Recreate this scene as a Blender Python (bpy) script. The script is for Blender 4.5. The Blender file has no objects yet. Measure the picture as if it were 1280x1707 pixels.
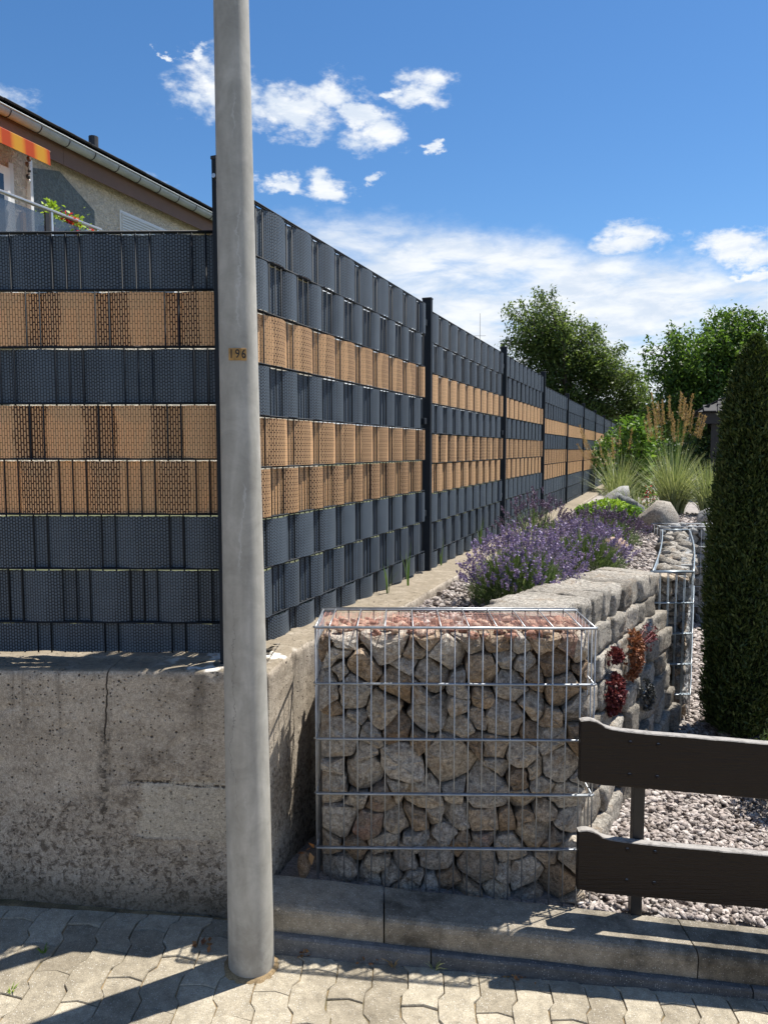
import bpy, bmesh, math, random
import numpy as np
from mathutils import Vector, Matrix

R = math.radians
random.seed(7)
rng = np.random.default_rng(11)
sc = bpy.context.scene
col = sc.collection

# ------------------------------------------------------------------ camera
cam = bpy.data.cameras.new('camera')
cam.sensor_fit = 'VERTICAL'
cam.sensor_height = 24.0
cam.lens = 24.0 * 1282.0 / 1707.0
cam.clip_start = 0.05
cam.clip_end = 3000
cam_o = bpy.data.objects.new('camera', cam)
cam_o.location = (0, 0, 1.65)
cam_o.rotation_euler = (R(90 - 4.70), 0, 0)
col.objects.link(cam_o)
sc.camera = cam_o

# ------------------------------------------------------------------ light
SUN_AZ, SUN_EL = 57.0, 63.5            # azimuth from +Y towards +X
sun = bpy.data.lights.new('sun', 'SUN')
sun.energy = 5.0
sun.angle = R(0.53)
sun.color = (1.0, 0.95, 0.87)
sun_o = bpy.data.objects.new('sun', sun)
sd = Vector((math.sin(R(SUN_AZ)) * math.cos(R(SUN_EL)), math.cos(R(SUN_AZ)) * math.cos(R(SUN_EL)), math.sin(R(SUN_EL))))
sun_o.rotation_euler = sd.to_track_quat('Z', 'Y').to_euler()
sun_o.location = sd * 60
col.objects.link(sun_o)

sc.view_settings.view_transform = 'Standard'
sc.view_settings.look = 'None'
sc.view_settings.gamma = 1.0
sc.view_settings.use_curve_mapping = False
sc.view_settings.exposure = 0.78
sc.render.film_transparent = False


class NT:
    """small helper to write node trees"""
    def __init__(self, tree):
        self.t = tree
        self.n = tree.nodes
        self.l = tree.links

    def add(self, typ, **kw):
        nd = self.n.new(typ)
        for k, v in kw.items():
            setattr(nd, k, v)
        return nd

    def set(self, sock, v):
        if hasattr(v, 'is_linked') or isinstance(v, bpy.types.NodeSocket):
            self.l.new(v, sock)
        elif v is not None:
            sock.default_value = v

    def math(self, op, a, b=None, c=None, clamp=False):
        nd = self.add('ShaderNodeMath', operation=op, use_clamp=clamp)
        self.set(nd.inputs[0], a)
        if b is not None: self.set(nd.inputs[1], b)
        if c is not None: self.set(nd.inputs[2], c)
        return nd.outputs[0]

    def sstep(self, v, a, b, lo=0.0, hi=1.0):
        nd = self.add('ShaderNodeMapRange', interpolation_type='SMOOTHSTEP')
        self.set(nd.inputs[0], v)
        nd.inputs[1].default_value = a; nd.inputs[2].default_value = b
        nd.inputs[3].default_value = lo; nd.inputs[4].default_value = hi
        return nd.outputs[0]

    def mix(self, f, a, b, typ='MIX'):
        nd = self.add('ShaderNodeMix', data_type='RGBA', blend_type=typ)
        self.set(nd.inputs[0], f)
        self.set(nd.inputs[6], a if not isinstance(a, tuple) else (*a[:3], 1))
        self.set(nd.inputs[7], b if not isinstance(b, tuple) else (*b[:3], 1))
        return nd.outputs[2]

    def noise(self, vec, scale, detail=4, rough=0.55, dist=0.0, dim='3D'):
        nd = self.add('ShaderNodeTexNoise', noise_dimensions=dim)
        if vec is not None: self.l.new(vec, nd.inputs['Vector'])
        nd.inputs['Scale'].default_value = scale
        nd.inputs['Detail'].default_value = detail
        nd.inputs['Roughness'].default_value = rough
        nd.inputs['Distortion'].default_value = dist
        return nd.outputs['Fac']

    def voro(self, vec, scale, feature='F1', out='Distance', rand=1.0):
        nd = self.add('ShaderNodeTexVoronoi', feature=feature)
        if vec is not None: self.l.new(vec, nd.inputs['Vector'])
        nd.inputs['Scale'].default_value = scale
        nd.inputs['Randomness'].default_value = rand
        return nd.outputs[out]

    def ramp(self, f, stops, interp='LINEAR'):
        nd = self.add('ShaderNodeValToRGB')
        cr = nd.color_ramp
        cr.interpolation = interp
        while len(cr.elements) < len(stops):
            cr.elements.new(0.5)
        for e, (p, c) in zip(cr.elements, stops):
            e.position = p
            e.color = (*c[:3], 1)
        self.set(nd.inputs[0], f)
        return nd.outputs[0]

    def sep(self, v):
        nd = self.add('ShaderNodeSeparateXYZ')
        self.l.new(v, nd.inputs[0])
        return nd.outputs

    def comb(self, x, y, z):
        nd = self.add('ShaderNodeCombineXYZ')
        for i, v in enumerate((x, y, z)):
            self.set(nd.inputs[i], v)
        return nd.outputs[0]

    def bump(self, h, strength=0.5, dist=0.01, normal=None):
        nd = self.add('ShaderNodeBump')
        nd.inputs['Strength'].default_value = strength
        nd.inputs['Distance'].default_value = dist
        self.l.new(h, nd.inputs['Height'])
        if normal is not None: self.l.new(normal, nd.inputs['Normal'])
        return nd.outputs[0]


# ------------------------------------------------------------------ world
world = bpy.data.worlds.new('World')
sc.world = world
world.use_nodes = True
W = NT(world.node_tree)
W.n.clear()
w_out = W.add('ShaderNodeOutputWorld')
w_bg = W.add('ShaderNodeBackground')
w_bg.inputs[1].default_value = 0.104
W.l.new(w_bg.outputs[0], w_out.inputs[0])
sky = W.add('ShaderNodeTexSky', sky_type='NISHITA')
sky.sun_disc = False
sky.sun_elevation = R(SUN_EL)
sky.sun_rotation = R(SUN_AZ)
sky.air_density = 1.0
sky.dust_density = 0.15
sky.ozone_density = 5.5
hsv = W.add('ShaderNodeHueSaturation')
hsv.inputs['Saturation'].default_value = 1.17
hsv.inputs['Value'].default_value = 0.77
W.l.new(sky.outputs[0], hsv.inputs['Color'])
tc = W.add('ShaderNodeTexCoord')
D = tc.outputs['Generated']
dx, dy, dz = W.sep(D)
DEG = 180 / math.pi
az0 = W.math('MULTIPLY', W.math('ARCTAN2', dx, dy), DEG)
el0 = W.math('MULTIPLY', W.math('ARCSINE', dz), DEG)
stretch = W.comb(dx, dy, W.math('MULTIPLY', dz, 1.9))
wn1 = W.add('ShaderNodeTexNoise'); wn1.inputs['Scale'].default_value = 16; wn1.inputs['Detail'].default_value = 7
wn1.inputs['Roughness'].default_value = 0.62
W.l.new(stretch, wn1.inputs['Vector'])
wr, wg, wb = W.sep(wn1.outputs['Color'])
az = W.math('ADD', az0, W.math('MULTIPLY', W.math('SUBTRACT', wr, 0.5), 6.0))
el = W.math('ADD', el0, W.math('MULTIPLY', W.math('SUBTRACT', wg, 0.5), 3.6))
fine = W.noise(stretch, 42, 8, 0.62)
blobs = [(-11.8, 23.9, 3.5, 1.9), (-6.8, 22.6, 4.2, 1.6), (-3.8, 23.6, 2.8, 1.3), (2.6, 23.8, 2.4, 1.2), (0.2, 23.9, .9, .5),
         (-0.4, 21.3, 2.8, 1.2), (-1.9, 22.2, 1.3, .9), (-4.1, 18.1, 1.9, 1.0), (-7.7, 18.2, 1.7, .65), (-0.6, 18.4, .8, .45),
         (-13.5, 25.4, .8, .5), (-15.1, 25.3, .4, .3), (3.6, 20.6, .5, .45), (17.2, 14.2, 2.9, 1.2), (24.2, 13.0, 3.6, 1.3),
         (24.8, 11.3, 2.6, .5), (30.5, 12.0, 3.0, 1.6), (-17.0, 17.2, 3.0, 1.2), (-28, 21, 4, 2)]
acc = None
for (a0, e0, ra, re) in blobs:
    qa = W.math('DIVIDE', W.math('SUBTRACT', az, a0), ra)
    qe = W.math('DIVIDE', W.math('SUBTRACT', el, e0), re)
    d2 = W.math('ADD', W.math('MULTIPLY', qa, qa), W.math('MULTIPLY', qe, qe))
    b = W.math('SUBTRACT', 1.0, W.math('SQRT', d2))
    acc = b if acc is None else W.math('MAXIMUM', acc, b)
cum = W.sstep(W.math('ADD', acc, W.math('MULTIPLY', W.math('SUBTRACT', fine, 0.5), 1.5)), -0.12, 0.72)
# bank of cloud low in the sky, its edge rising and falling round the horizon
edge = W.math('ADD', 13.6, W.math('MULTIPLY', W.math('COSINE', W.math('MULTIPLY', W.math('ADD', az0, 2.0), 5.0 / DEG)), 2.6))
bank0 = W.math('SUBTRACT', edge, el)
bvec = W.comb(dx, dy, W.math('MULTIPLY', dz, 3.4))
bn = W.noise(bvec, 9, 9, 0.6, 0.35)
bank = W.sstep(bank0, -0.8, 1.8)
bank = W.math('MULTIPLY', bank, W.sstep(W.math('ADD', bn, W.sstep(el0, 14, 3, 0.0, 0.12)), 0.30, 0.60, 0.30, 0.96))
# scattered clouds in the rest of the sky
side = W.sstep(dy, 0.82, 0.6)
sn = W.noise(stretch, 3.4, 9, 0.58, 0.2)
rest = W.math('MULTIPLY', W.sstep(sn, 0.56, 0.68), W.math('MULTIPLY', side, W.sstep(el0, 2, 10)))
cloud = W.math('MAXIMUM', W.math('MAXIMUM', cum, bank), rest, clamp=True)
shade = W.sstep(W.noise(bvec, 15, 6, 0.6, 0.3), 0.34, 0.66)
ccol = W.mix(shade, (4.1, 4.6, 5.3), (5.6, 5.75, 5.9))
skycol = W.mix(cloud, hsv.outputs[0], ccol)
W.l.new(skycol, w_bg.inputs[0])


# ------------------------------------------------------------------ materials
MATS = {}


def mat(name):
    m = bpy.data.materials.new(name)
    m.use_nodes = True
    t = NT(m.node_tree)
    b = m.node_tree.nodes['Principled BSDF']
    MATS[name] = m
    return m, t, b


def oc(t):
    return t.add('ShaderNodeTexCoord').outputs['Object']


def geo_pos(t):
    return t.add('ShaderNodeNewGeometry').outputs['Position']


def orand(t):
    return t.add('ShaderNodeObjectInfo').outputs['Random']


def simple(name, c, rough=0.6, var=0.25, scale=8.0, metal=0.0, bump=0.0, bscale=60, spec=0.5):
    m, t, b = mat(name)
    v = geo_pos(t)
    n = t.noise(v, scale, 6, 0.6)
    c0 = tuple(x * (1 - var) for x in c); c1 = tuple(min(1, x * (1 + var)) for x in c)
    b.inputs['Base Color'].default_value = (*c, 1)
    t.l.new(t.ramp(n, [(0.3, c0), (0.7, c1)]), b.inputs['Base Color'])
    b.inputs['Roughness'].default_value = rough
    b.inputs['Metallic'].default_value = metal
    b.inputs['Specular IOR Level'].default_value = spec
    if bump:
        t.l.new(t.bump(t.noise(v, bscale, 5, 0.65), bump, 0.01), b.inputs['Normal'])
    return m


def foliage(name, stops, trans=0.35, rough=0.5, scale=3.0):
    """leaf material: per-leaf colour from the island's random value, partly translucent"""
    m, t, b = mat(name)
    g = t.add('ShaderNodeNewGeometry')
    r = g.outputs['Random Per Island']
    n = t.noise(g.outputs['Position'], scale, 2)
    f = t.math('ADD', t.math('MULTIPLY', r, 0.65), t.math('MULTIPLY', n, 0.35))
    c = t.ramp(f, stops)
    t.l.new(c, b.inputs['Base Color'])
    b.inputs['Roughness'].default_value = rough
    b.inputs['Specular IOR Level'].default_value = 0.35
    tr = t.add('ShaderNodeBsdfTranslucent')
    mx = t.mix(1.0, c, (1.0, 1.0, 0.55), 'MULTIPLY')
    t.l.new(mx, tr.inputs['Color'])
    ms = t.add('ShaderNodeMixShader')
    ms.inputs[0].default_value = trans
    t.l.new(b.outputs[0], ms.inputs[1]); t.l.new(tr.outputs[0], ms.inputs[2])
    t.l.new(ms.outputs[0], t.n['Material Output'].inputs['Surface'])
    return m


# --- woven privacy strips
def woven(name, tan):
    m, t, b = mat(name)
    uv = t.add('ShaderNodeUVMap').outputs[0]
    u, v, _ = t.sep(uv)
    bk = t.add('ShaderNodeTexBrick')
    bk.offset = 0.36; bk.offset_frequency = 2; bk.squash = 1.0
    t.l.new(t.comb(v, u, 0.0), bk.inputs['Vector'])
    bk.inputs['Scale'].default_value = 1.0
    bk.inputs['Brick Width'].default_value = 0.0255 if tan else 0.0125
    bk.inputs['Row Height'].default_value = 0.0092 if tan else 0.0098
    bk.inputs['Mortar Smooth'].default_value = 0.25
    # bands where the weave is looser and the dark ground shows more
    row = t.math('FLOOR', t.math('DIVIDE', v, 0.5))
    wn = t.add('ShaderNodeTexWhiteNoise', noise_dimensions='1D')
    t.l.new(row, wn.inputs['W'])
    ph = t.math('MULTIPLY', wn.outputs['Value'], 6.283)
    sw = t.math('SINE', t.math('ADD', t.math('MULTIPLY', u, 2 * math.pi / 0.25), ph))
    wob = t.noise(uv, 5.0, 2)
    band = t.sstep(t.math('ADD', sw, t.math('MULTIPLY', t.math('SUBTRACT', wob, 0.5), 1.6)), -0.05, 0.25)
    ms = t.math('ADD', 0.0011 if tan else 0.0014, t.math('MULTIPLY', band, 0.0014 if tan else 0.0006))
    t.l.new(ms, bk.inputs['Mortar Size'])
    if tan:
        base = t.mix(t.noise(uv, 40, 3), (0.83, 0.52, 0.265), (0.92, 0.62, 0.345))
        cc = t.mix(bk.outputs['Fac'], base, t.mix(band, (0.20, 0.095, 0.042), (0.075, 0.028, 0.012)))
        b.inputs['Roughness'].default_value = 0.55
    else:
        base = t.mix(t.noise(uv, 14, 4), (0.080, 0.110, 0.142), (0.140, 0.180, 0.225))
        cc = t.mix(bk.outputs['Fac'], base, (0.013, 0.019, 0.027))
        b.inputs['Roughness'].default_value = 0.52
    b.inputs['Specular IOR Level'].default_value = 0.4
    t.l.new(cc, b.inputs['Base Color'])
    h = t.math('SUBTRACT', 1.0, bk.outputs['Fac'])
    t.l.new(t.bump(h, 0.6, 0.003), b.inputs['Normal'])
    tr = t.add('ShaderNodeBsdfTranslucent')
    t.l.new(cc, tr.inputs['Color'])
    ms = t.add('ShaderNodeMixShader')
    ms.inputs[0].default_value = 0.27 if tan else 0.08
    t.l.new(b.outputs[0], ms.inputs[1]); t.l.new(tr.outputs[0], ms.inputs[2])
    t.l.new(ms.outputs[0], t.n['Material Output'].inputs['Surface'])
    return m


woven('tan_weave', True)
woven('grey_weave', False)
simple('fence_steel', (0.012, 0.017, 0.024), 0.6, 0.15, 6, spec=0.22)
simple('cap_black', (0.012, 0.012, 0.014), 0.5)
simple('bolt_zinc', (0.45, 0.46, 0.47), 0.35, 0.2, 30, metal=0.9)
simple('wire_zinc', (0.34, 0.36, 0.38), 0.45, 0.25, 25, metal=0.75)
simple('wire_blue', (0.40, 0.46, 0.50), 0.4, 0.25, 25, metal=0.6)
simple('net_pink', (0.42, 0.20, 0.15), 0.6)


# --- old concrete
def concrete_wall_mat():
    m, t, b = mat('old_concrete')
    p = geo_pos(t)
    x, y, z = t.sep(p)
    nrm = t.add('ShaderNodeNewGeometry').outputs['Normal']
    nx, ny, nz = t.sep(nrm)
    front = t.sstep(ny, -0.5, -0.75)
    big = t.noise(p, 2.6, 6, 0.62, 0.4)
    med = t.noise(p, 9, 7, 0.68, 0.5)
    c = t.ramp(t.math('ADD', t.math('MULTIPLY', big, 0.55), t.math('MULTIPLY', med, 0.45)),
               [(0.34, (0.260, 0.220, 0.172)), (0.5, (0.405, 0.352, 0.282)), (0.66, (0.51, 0.455, 0.375))])
    # pour lines and streaks running along the wall
    st = t.noise(t.comb(t.math('MULTIPLY', x, 0.8), t.math('MULTIPLY', y, 0.8), t.math('MULTIPLY', z, 9.0)), 2.0, 6, 0.62)
    c = t.mix(t.sstep(st, 0.42, 0.66, 0.0, 0.35), c, (0.54, 0.475, 0.39))
    warp = t.math('SUBTRACT', t.noise(p, 6, 5, 0.65), 0.5)
    # later patch of smooth mortar on the right
    xw = t.math('ADD', x, t.math('MULTIPLY', warp, 0.16)); zw = t.math('ADD', t.math('ADD', z, t.math('MULTIPLY', warp, 0.10)), t.math('MULTIPLY', t.math('ADD', x, 0.6), 0.12))
    patch = t.math('MULTIPLY', t.math('MULTIPLY', t.sstep(xw, -0.87, -0.84), front), t.math('MULTIPLY', t.sstep(zw, 0.26, 0.275), t.sstep(z, 0.492, 0.482)))
    c = t.mix(t.math('MULTIPLY', patch, 0.75), c, t.mix(med, (0.41, 0.37, 0.295), (0.50, 0.455, 0.37)))
    keep = t.math('SUBTRACT', 1.0, patch)
    # washed-out rough lower zone: brown and black aggregate showing
    low = t.sstep(t.math('ADD', z, t.math('MULTIPLY', t.math('SUBTRACT', big, 0.5), 1.5)), 0.60, 0.25)
    low = t.math('MULTIPLY', low, keep)
    a1 = t.noise(p, 42, 7, 0.75, 0.8)
    c = t.mix(t.math('MULTIPLY', low, t.sstep(a1, 0.47, 0.60, 0.0, 0.85)), c, (0.105, 0.082, 0.062))
    c = t.mix(t.math('MULTIPLY', low, t.sstep(t.noise(p, 70, 5, 0.7), 0.58, 0.68, 0.0, 0.6)), c, (0.42, 0.375, 0.32))
    # small pits and dark grains everywhere, some pale stones
    vd = t.voro(p, 78); vc = t.sep(t.voro(p, 78, out='Color'))[0]
    pit = t.math('MULTIPLY', t.sstep(vd, 0.10, 0.30, 1.0, 0.0), t.sstep(vc, 0.62, 0.72))
    c = t.mix(t.math('MULTIPLY', pit, 0.8), c, (0.050, 0.040, 0.031))
    vd2 = t.voro(p, 36); vc2 = t.sep(t.voro(p, 36, out='Color'))[0]
    pit2 = t.math('MULTIPLY', t.math('MULTIPLY', t.sstep(vd2, 0.10, 0.20, 1.0, 0.0), t.sstep(vc2, 0.80, 0.84)), keep)
    c = t.mix(t.math('MULTIPLY', pit2, 0.85), c, (0.035, 0.027, 0.022))
    sp = t.math('MULTIPLY', t.sstep(vd, 0.08, 0.2, 1.0, 0.0), t.sstep(vc, 0.12, 0.08))
    c = t.mix(t.math('MULTIPLY', sp, 0.75), c, (0.55, 0.50, 0.43))
    gr = t.noise(p, 230, 4, 0.75)
    c = t.mix(0.7, c, t.ramp(gr, [(0.3, (0.2, 0.2, 0.2)), (0.7, (0.82, 0.82, 0.82))]), 'OVERLAY')
    c = t.mix(0.42, c, t.ramp(t.noise(p, 75, 6, 0.75), [(0.36, (0.2, 0.19, 0.18)), (0.64, (0.80, 0.80, 0.80))]), 'OVERLAY')
    ro = t.noise(t.comb(t.math('MULTIPLY', x, 14.0), t.math('MULTIPLY', y, 14.0), t.math('MULTIPLY', z, 0.9)), 1.0, 5, 0.6)
    c = t.mix(t.math('MULTIPLY', t.sstep(ro, 0.54, 0.66, 0.0, 0.5), t.sstep(z, 0.45, 0.85)), c, (0.10, 0.085, 0.068))
    # the wandering crack with its dark stain, and the broken pour line
    xc = t.math('ADD', t.math('ADD', x, 0.958), t.math('ADD', t.math('MULTIPLY', t.math('SUBTRACT', 0.885, z), 0.07), t.math('MULTIPLY', t.math('SUBTRACT', t.noise(t.comb(0.0, 0.0, z), 16, 5, 0.6), 0.5), 0.030)))
    ac = t.math('ABSOLUTE', xc)
    crk = t.math('MULTIPLY', t.sstep(ac, 0.0012, 0.0034, 1.0, 0.0), t.sstep(z, 0.58, 0.66))
    stn = t.math('MULTIPLY', t.math('MULTIPLY', t.sstep(ac, 0.004, 0.030, 1.0, 0.0), t.sstep(z, 0.78, 0.66)), t.math('MULTIPLY', t.sstep(z, 0.25, 0.45), t.sstep(a1, 0.40, 0.58)))
    c = t.mix(t.math('MULTIPLY', stn, 0.75), c, (0.055, 0.048, 0.040))
    c = t.mix(t.math('MULTIPLY', crk, 0.9), c, (0.022, 0.018, 0.015))
    zl = t.math('ABSOLUTE', t.math('ADD', t.math('ADD', z, -0.488), t.math('ADD', t.math('MULTIPLY', t.math('ADD', x, 0.9), 0.05), t.math('MULTIPLY', warp, 0.02))))
    ln = t.math('MULTIPLY', t.math('MULTIPLY', t.sstep(zl, 0.0025, 0.006, 1.0, 0.0), t.sstep(t.noise(p, 26, 4, 0.7), 0.47, 0.55)), t.math('MULTIPLY', front, t.sstep(x, -0.92, -0.90)))
    c = t.mix(t.math('MULTIPLY', ln, 0.9), c, (0.05, 0.04, 0.033))
    # near-black mottling on upward faces, stronger to the left, whitish patches near the corner
    up = t.sstep(nz, 0.45, 0.8)
    mottle = t.math('MULTIPLY', up, t.sstep(t.noise(p, 9, 8, 0.75), 0.42, 0.60))
    c = t.mix(t.math('MULTIPLY', mottle, t.sstep(x, -0.62, -0.90, 0.2, 0.85)), c, (0.045, 0.045, 0.043))
    c = t.mix(t.math('MULTIPLY', up, t.sstep(t.noise(p, 15, 7, 0.72), 0.30, 0.55, 0.45, 0.95)), c, t.mix(t.noise(p, 50, 6, 0.75), (0.085, 0.070, 0.050), (0.36, 0.305, 0.225)))
    wh = t.math('MULTIPLY', t.math('MULTIPLY', up, t.sstep(t.noise(p, 9, 3), 0.50, 0.60)), t.math('MULTIPLY', t.sstep(y, 3.0, 2.85), t.sstep(x, -0.85, -0.68)))
    c = t.mix(wh, c, (0.66, 0.63, 0.57))
    # damp dirt at the foot
    foot = t.sstep(t.math('ADD', z, t.math('MULTIPLY', x, 0.07)), 0.12, -0.04)
    c = t.mix(t.math('MULTIPLY', foot, 0.6), c, t.mix(med, (0.060, 0.058, 0.036), (0.125, 0.105, 0.078)))
    t.l.new(c, b.inputs['Base Color'])
    b.inputs['Roughness'].default_value = 0.93
    b.inputs['Specular IOR Level'].default_value = 0.2
    hb = t.math('ADD', t.math('MULTIPLY', gr, 0.4), t.math('MULTIPLY', t.math('ADD', t.math('ADD', pit, pit2), t.math('ADD', crk, ln)), -1.5))
    hb = t.math('ADD', hb, t.math('MULTIPLY', low, t.math('MULTIPLY', a1, 1.6)))
    t.l.new(t.bump(hb, 0.8, 0.007), b.inputs['Normal'])


concrete_wall_mat()


def speckle(name, stops, fine=330, speck=(0.62, 0.60, 0.55), dirt=(0.07, 0.055, 0.04), objvar=True, specamt=0.6, dirtamt=0.5, bump=0.5, scale=6):
    """exposed-aggregate concrete product (paver, kerb)"""
    m, t, b = mat(name)
    p = geo_pos(t)
    f = t.noise(p, scale, 5, 0.6)
    if objvar:
        f = t.math('ADD', t.math('MULTIPLY', f, 0.6), t.math('MULTIPLY', orand(t), 0.4))
    c = t.ramp(f, stops)
    gr = t.noise(p, fine, 3, 0.7)
    c = t.mix(0.6, c, t.ramp(gr, [(0.3, (0.2, 0.2, 0.2)), (0.7, (0.82, 0.82, 0.82))]), 'OVERLAY')
    c = t.mix(0.42, c, t.ramp(t.noise(p, 30, 7, 0.72), [(0.34, (0.22, 0.22, 0.22)), (0.66, (0.78, 0.78, 0.78))]), 'OVERLAY')
    vc = t.sep(t.voro(p, 150, out='Color'))[0]
    sp = t.math('MULTIPLY', t.sstep(t.voro(p, 150), 0.12, 0.34, 1.0, 0.0), t.sstep(vc, 0.55, 0.7))
    c = t.mix(t.math('MULTIPLY', sp, specamt), c, speck)
    dk = t.math('MULTIPLY', t.sstep(t.voro(p, 120), 0.1, 0.3, 1.0, 0.0), t.sstep(t.noise(p, 18, 3), 0.5, 0.62))
    c = t.mix(t.math('MULTIPLY', dk, 0.55), c, dirt)
    big = t.sstep(t.noise(p, 3.1, 6, 0.65), 0.48, 0.66)
    c = t.mix(t.math('MULTIPLY', big, dirtamt), c, dirt)
    t.l.new(c, b.inputs['Base Color'])
    b.inputs['Roughness'].default_value = 0.9
    b.inputs['Specular IOR Level'].default_value = 0.25
    t.l.new(t.bump(gr, bump, 0.004), b.inputs['Normal'])
    return m


speckle('paver_concrete', [(0.25, (0.225, 0.195, 0.145)), (0.5, (0.325, 0.285, 0.215)), (0.8, (0.41, 0.365, 0.28))], dirtamt=0.35, dirt=(0.095, 0.075, 0.05), specamt=0.7)
speckle('kerb_concrete', [(0.25, (0.15, 0.130, 0.100)), (0.55, (0.26, 0.228, 0.178)), (0.8, (0.36, 0.318, 0.25))], dirt=(0.034, 0.030, 0.022), dirtamt=0.8, specamt=0.85, bump=0.9, scale=9)
speckle('edging_basalt', [(0.3, (0.085, 0.09, 0.095)), (0.7, (0.15, 0.152, 0.152))], dirtamt=0.3, specamt=0.5)
speckle('joint_sand', [(0.3, (0.10, 0.072, 0.042)), (0.6, (0.30, 0.215, 0.115))], fine=200, objvar=False, specamt=0.15, dirt=(0.05, 0.055, 0.025), dirtamt=0.7)
speckle('asphalt', [(0.3, (0.05, 0.05, 0.05)), (0.7, (0.09, 0.09, 0.088))], objvar=False)
speckle('gravel_ground', [(0.3, (0.20, 0.18, 0.165)), (0.7, (0.36, 0.33, 0.31))], fine=120, objvar=False, dirtamt=0.25, bump=0.8)
speckle('soil', [(0.3, (0.055, 0.040, 0.028)), (0.7, (0.11, 0.085, 0.06))], fine=100, objvar=False, specamt=0.1)
simple('lawn_green', (0.085, 0.095, 0.042), 0.9, 0.4, 3, bump=0.6, bscale=80)


def stone_mat(name, stops, rust=0.5, speck=0.5, bump=0.6, island=False):
    m, t, b = mat(name)
    p = geo_pos(t)
    if island:
        r = t.add('ShaderNodeNewGeometry').outputs['Random Per Island']
    else:
        r = orand(t)
    f = t.math('ADD', t.math('MULTIPLY', r, 0.84), t.math('MULTIPLY', t.noise(p, 11, 5, 0.6), 0.16))
    c = t.ramp(f, stops)
    g = t.noise(p, 230, 4, 0.72)
    c = t.mix(0.75, c, t.ramp(g, [(0.32, (0.16, 0.16, 0.16)), (0.68, (0.85, 0.85, 0.85))]), 'OVERLAY')
    c = t.mix(0.8, c, t.ramp(t.noise(p, 62, 7, 0.75), [(0.36, (0.17, 0.165, 0.16)), (0.64, (0.83, 0.83, 0.83))]), 'OVERLAY')
    fd = t.sstep(t.voro(p, 130), 0.10, 0.30, 1.0, 0.0)
    c = t.mix(t.math('MULTIPLY', fd, speck), c, (0.50, 0.46, 0.40))
    ru = t.sstep(t.noise(p, 9, 6, 0.68, 0.6), 0.52, 0.68)
    c = t.mix(t.math('MULTIPLY', ru, rust), c, (0.30, 0.19, 0.10))
    li = t.sstep(t.noise(p, 16, 5, 0.7), 0.60, 0.72)
    c = t.mix(t.math('MULTIPLY', li, 0.35), c, (0.045, 0.042, 0.038))
    t.l.new(c, b.inputs['Base Color'])
    b.inputs['Roughness'].default_value = 0.88
    b.inputs['Specular IOR Level'].default_value = 0.25
    h = t.math('ADD', t.math('MULTIPLY', g, 0.35), t.noise(p, 45, 6, 0.65))
    t.l.new(t.bump(h, bump, 0.012), b.inputs['Normal'])
    return m


stone_mat('porphyry', [(0.10, (0.22, 0.158, 0.106)), (0.24, (0.37, 0.288, 0.205)), (0.42, (0.37, 0.34, 0.30)), (0.56, (0.43, 0.358, 0.27)), (0.74, (0.46, 0.43, 0.385)), (0.88, (0.28, 0.235, 0.185)), (0.97, (0.28, 0.11, 0.085))], rust=0.5, bump=1.1)
stone_mat('granite', [(0.15, (0.19, 0.172, 0.145)), (0.5, (0.31, 0.285, 0.245)), (0.85, (0.42, 0.39, 0.34))], rust=0.4, speck=0.7, bump=1.6)
stone_mat('greystone', [(0.15, (0.16, 0.165, 0.165)), (0.5, (0.23, 0.235, 0.235)), (0.85, (0.31, 0.31, 0.30))], rust=0.08, speck=0.35)
stone_mat('redchips', [(0.15, (0.20, 0.10, 0.07)), (0.4, (0.42, 0.23, 0.17)), (0.65, (0.36, 0.27, 0.20)), (0.9, (0.50, 0.37, 0.29))], rust=0.3)
stone_mat('pebbles', [(0.10, (0.15, 0.125, 0.11)), (0.35, (0.27, 0.238, 0.22)), (0.6, (0.34, 0.292, 0.268)), (0.9, (0.47, 0.43, 0.40))], rust=0.12, speck=0.2, bump=0.3, island=True)
stone_mat('boulder', [(0.1, (0.25, 0.225, 0.19)), (0.9, (0.36, 0.33, 0.285))], rust=0.3, speck=0.3)


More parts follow.
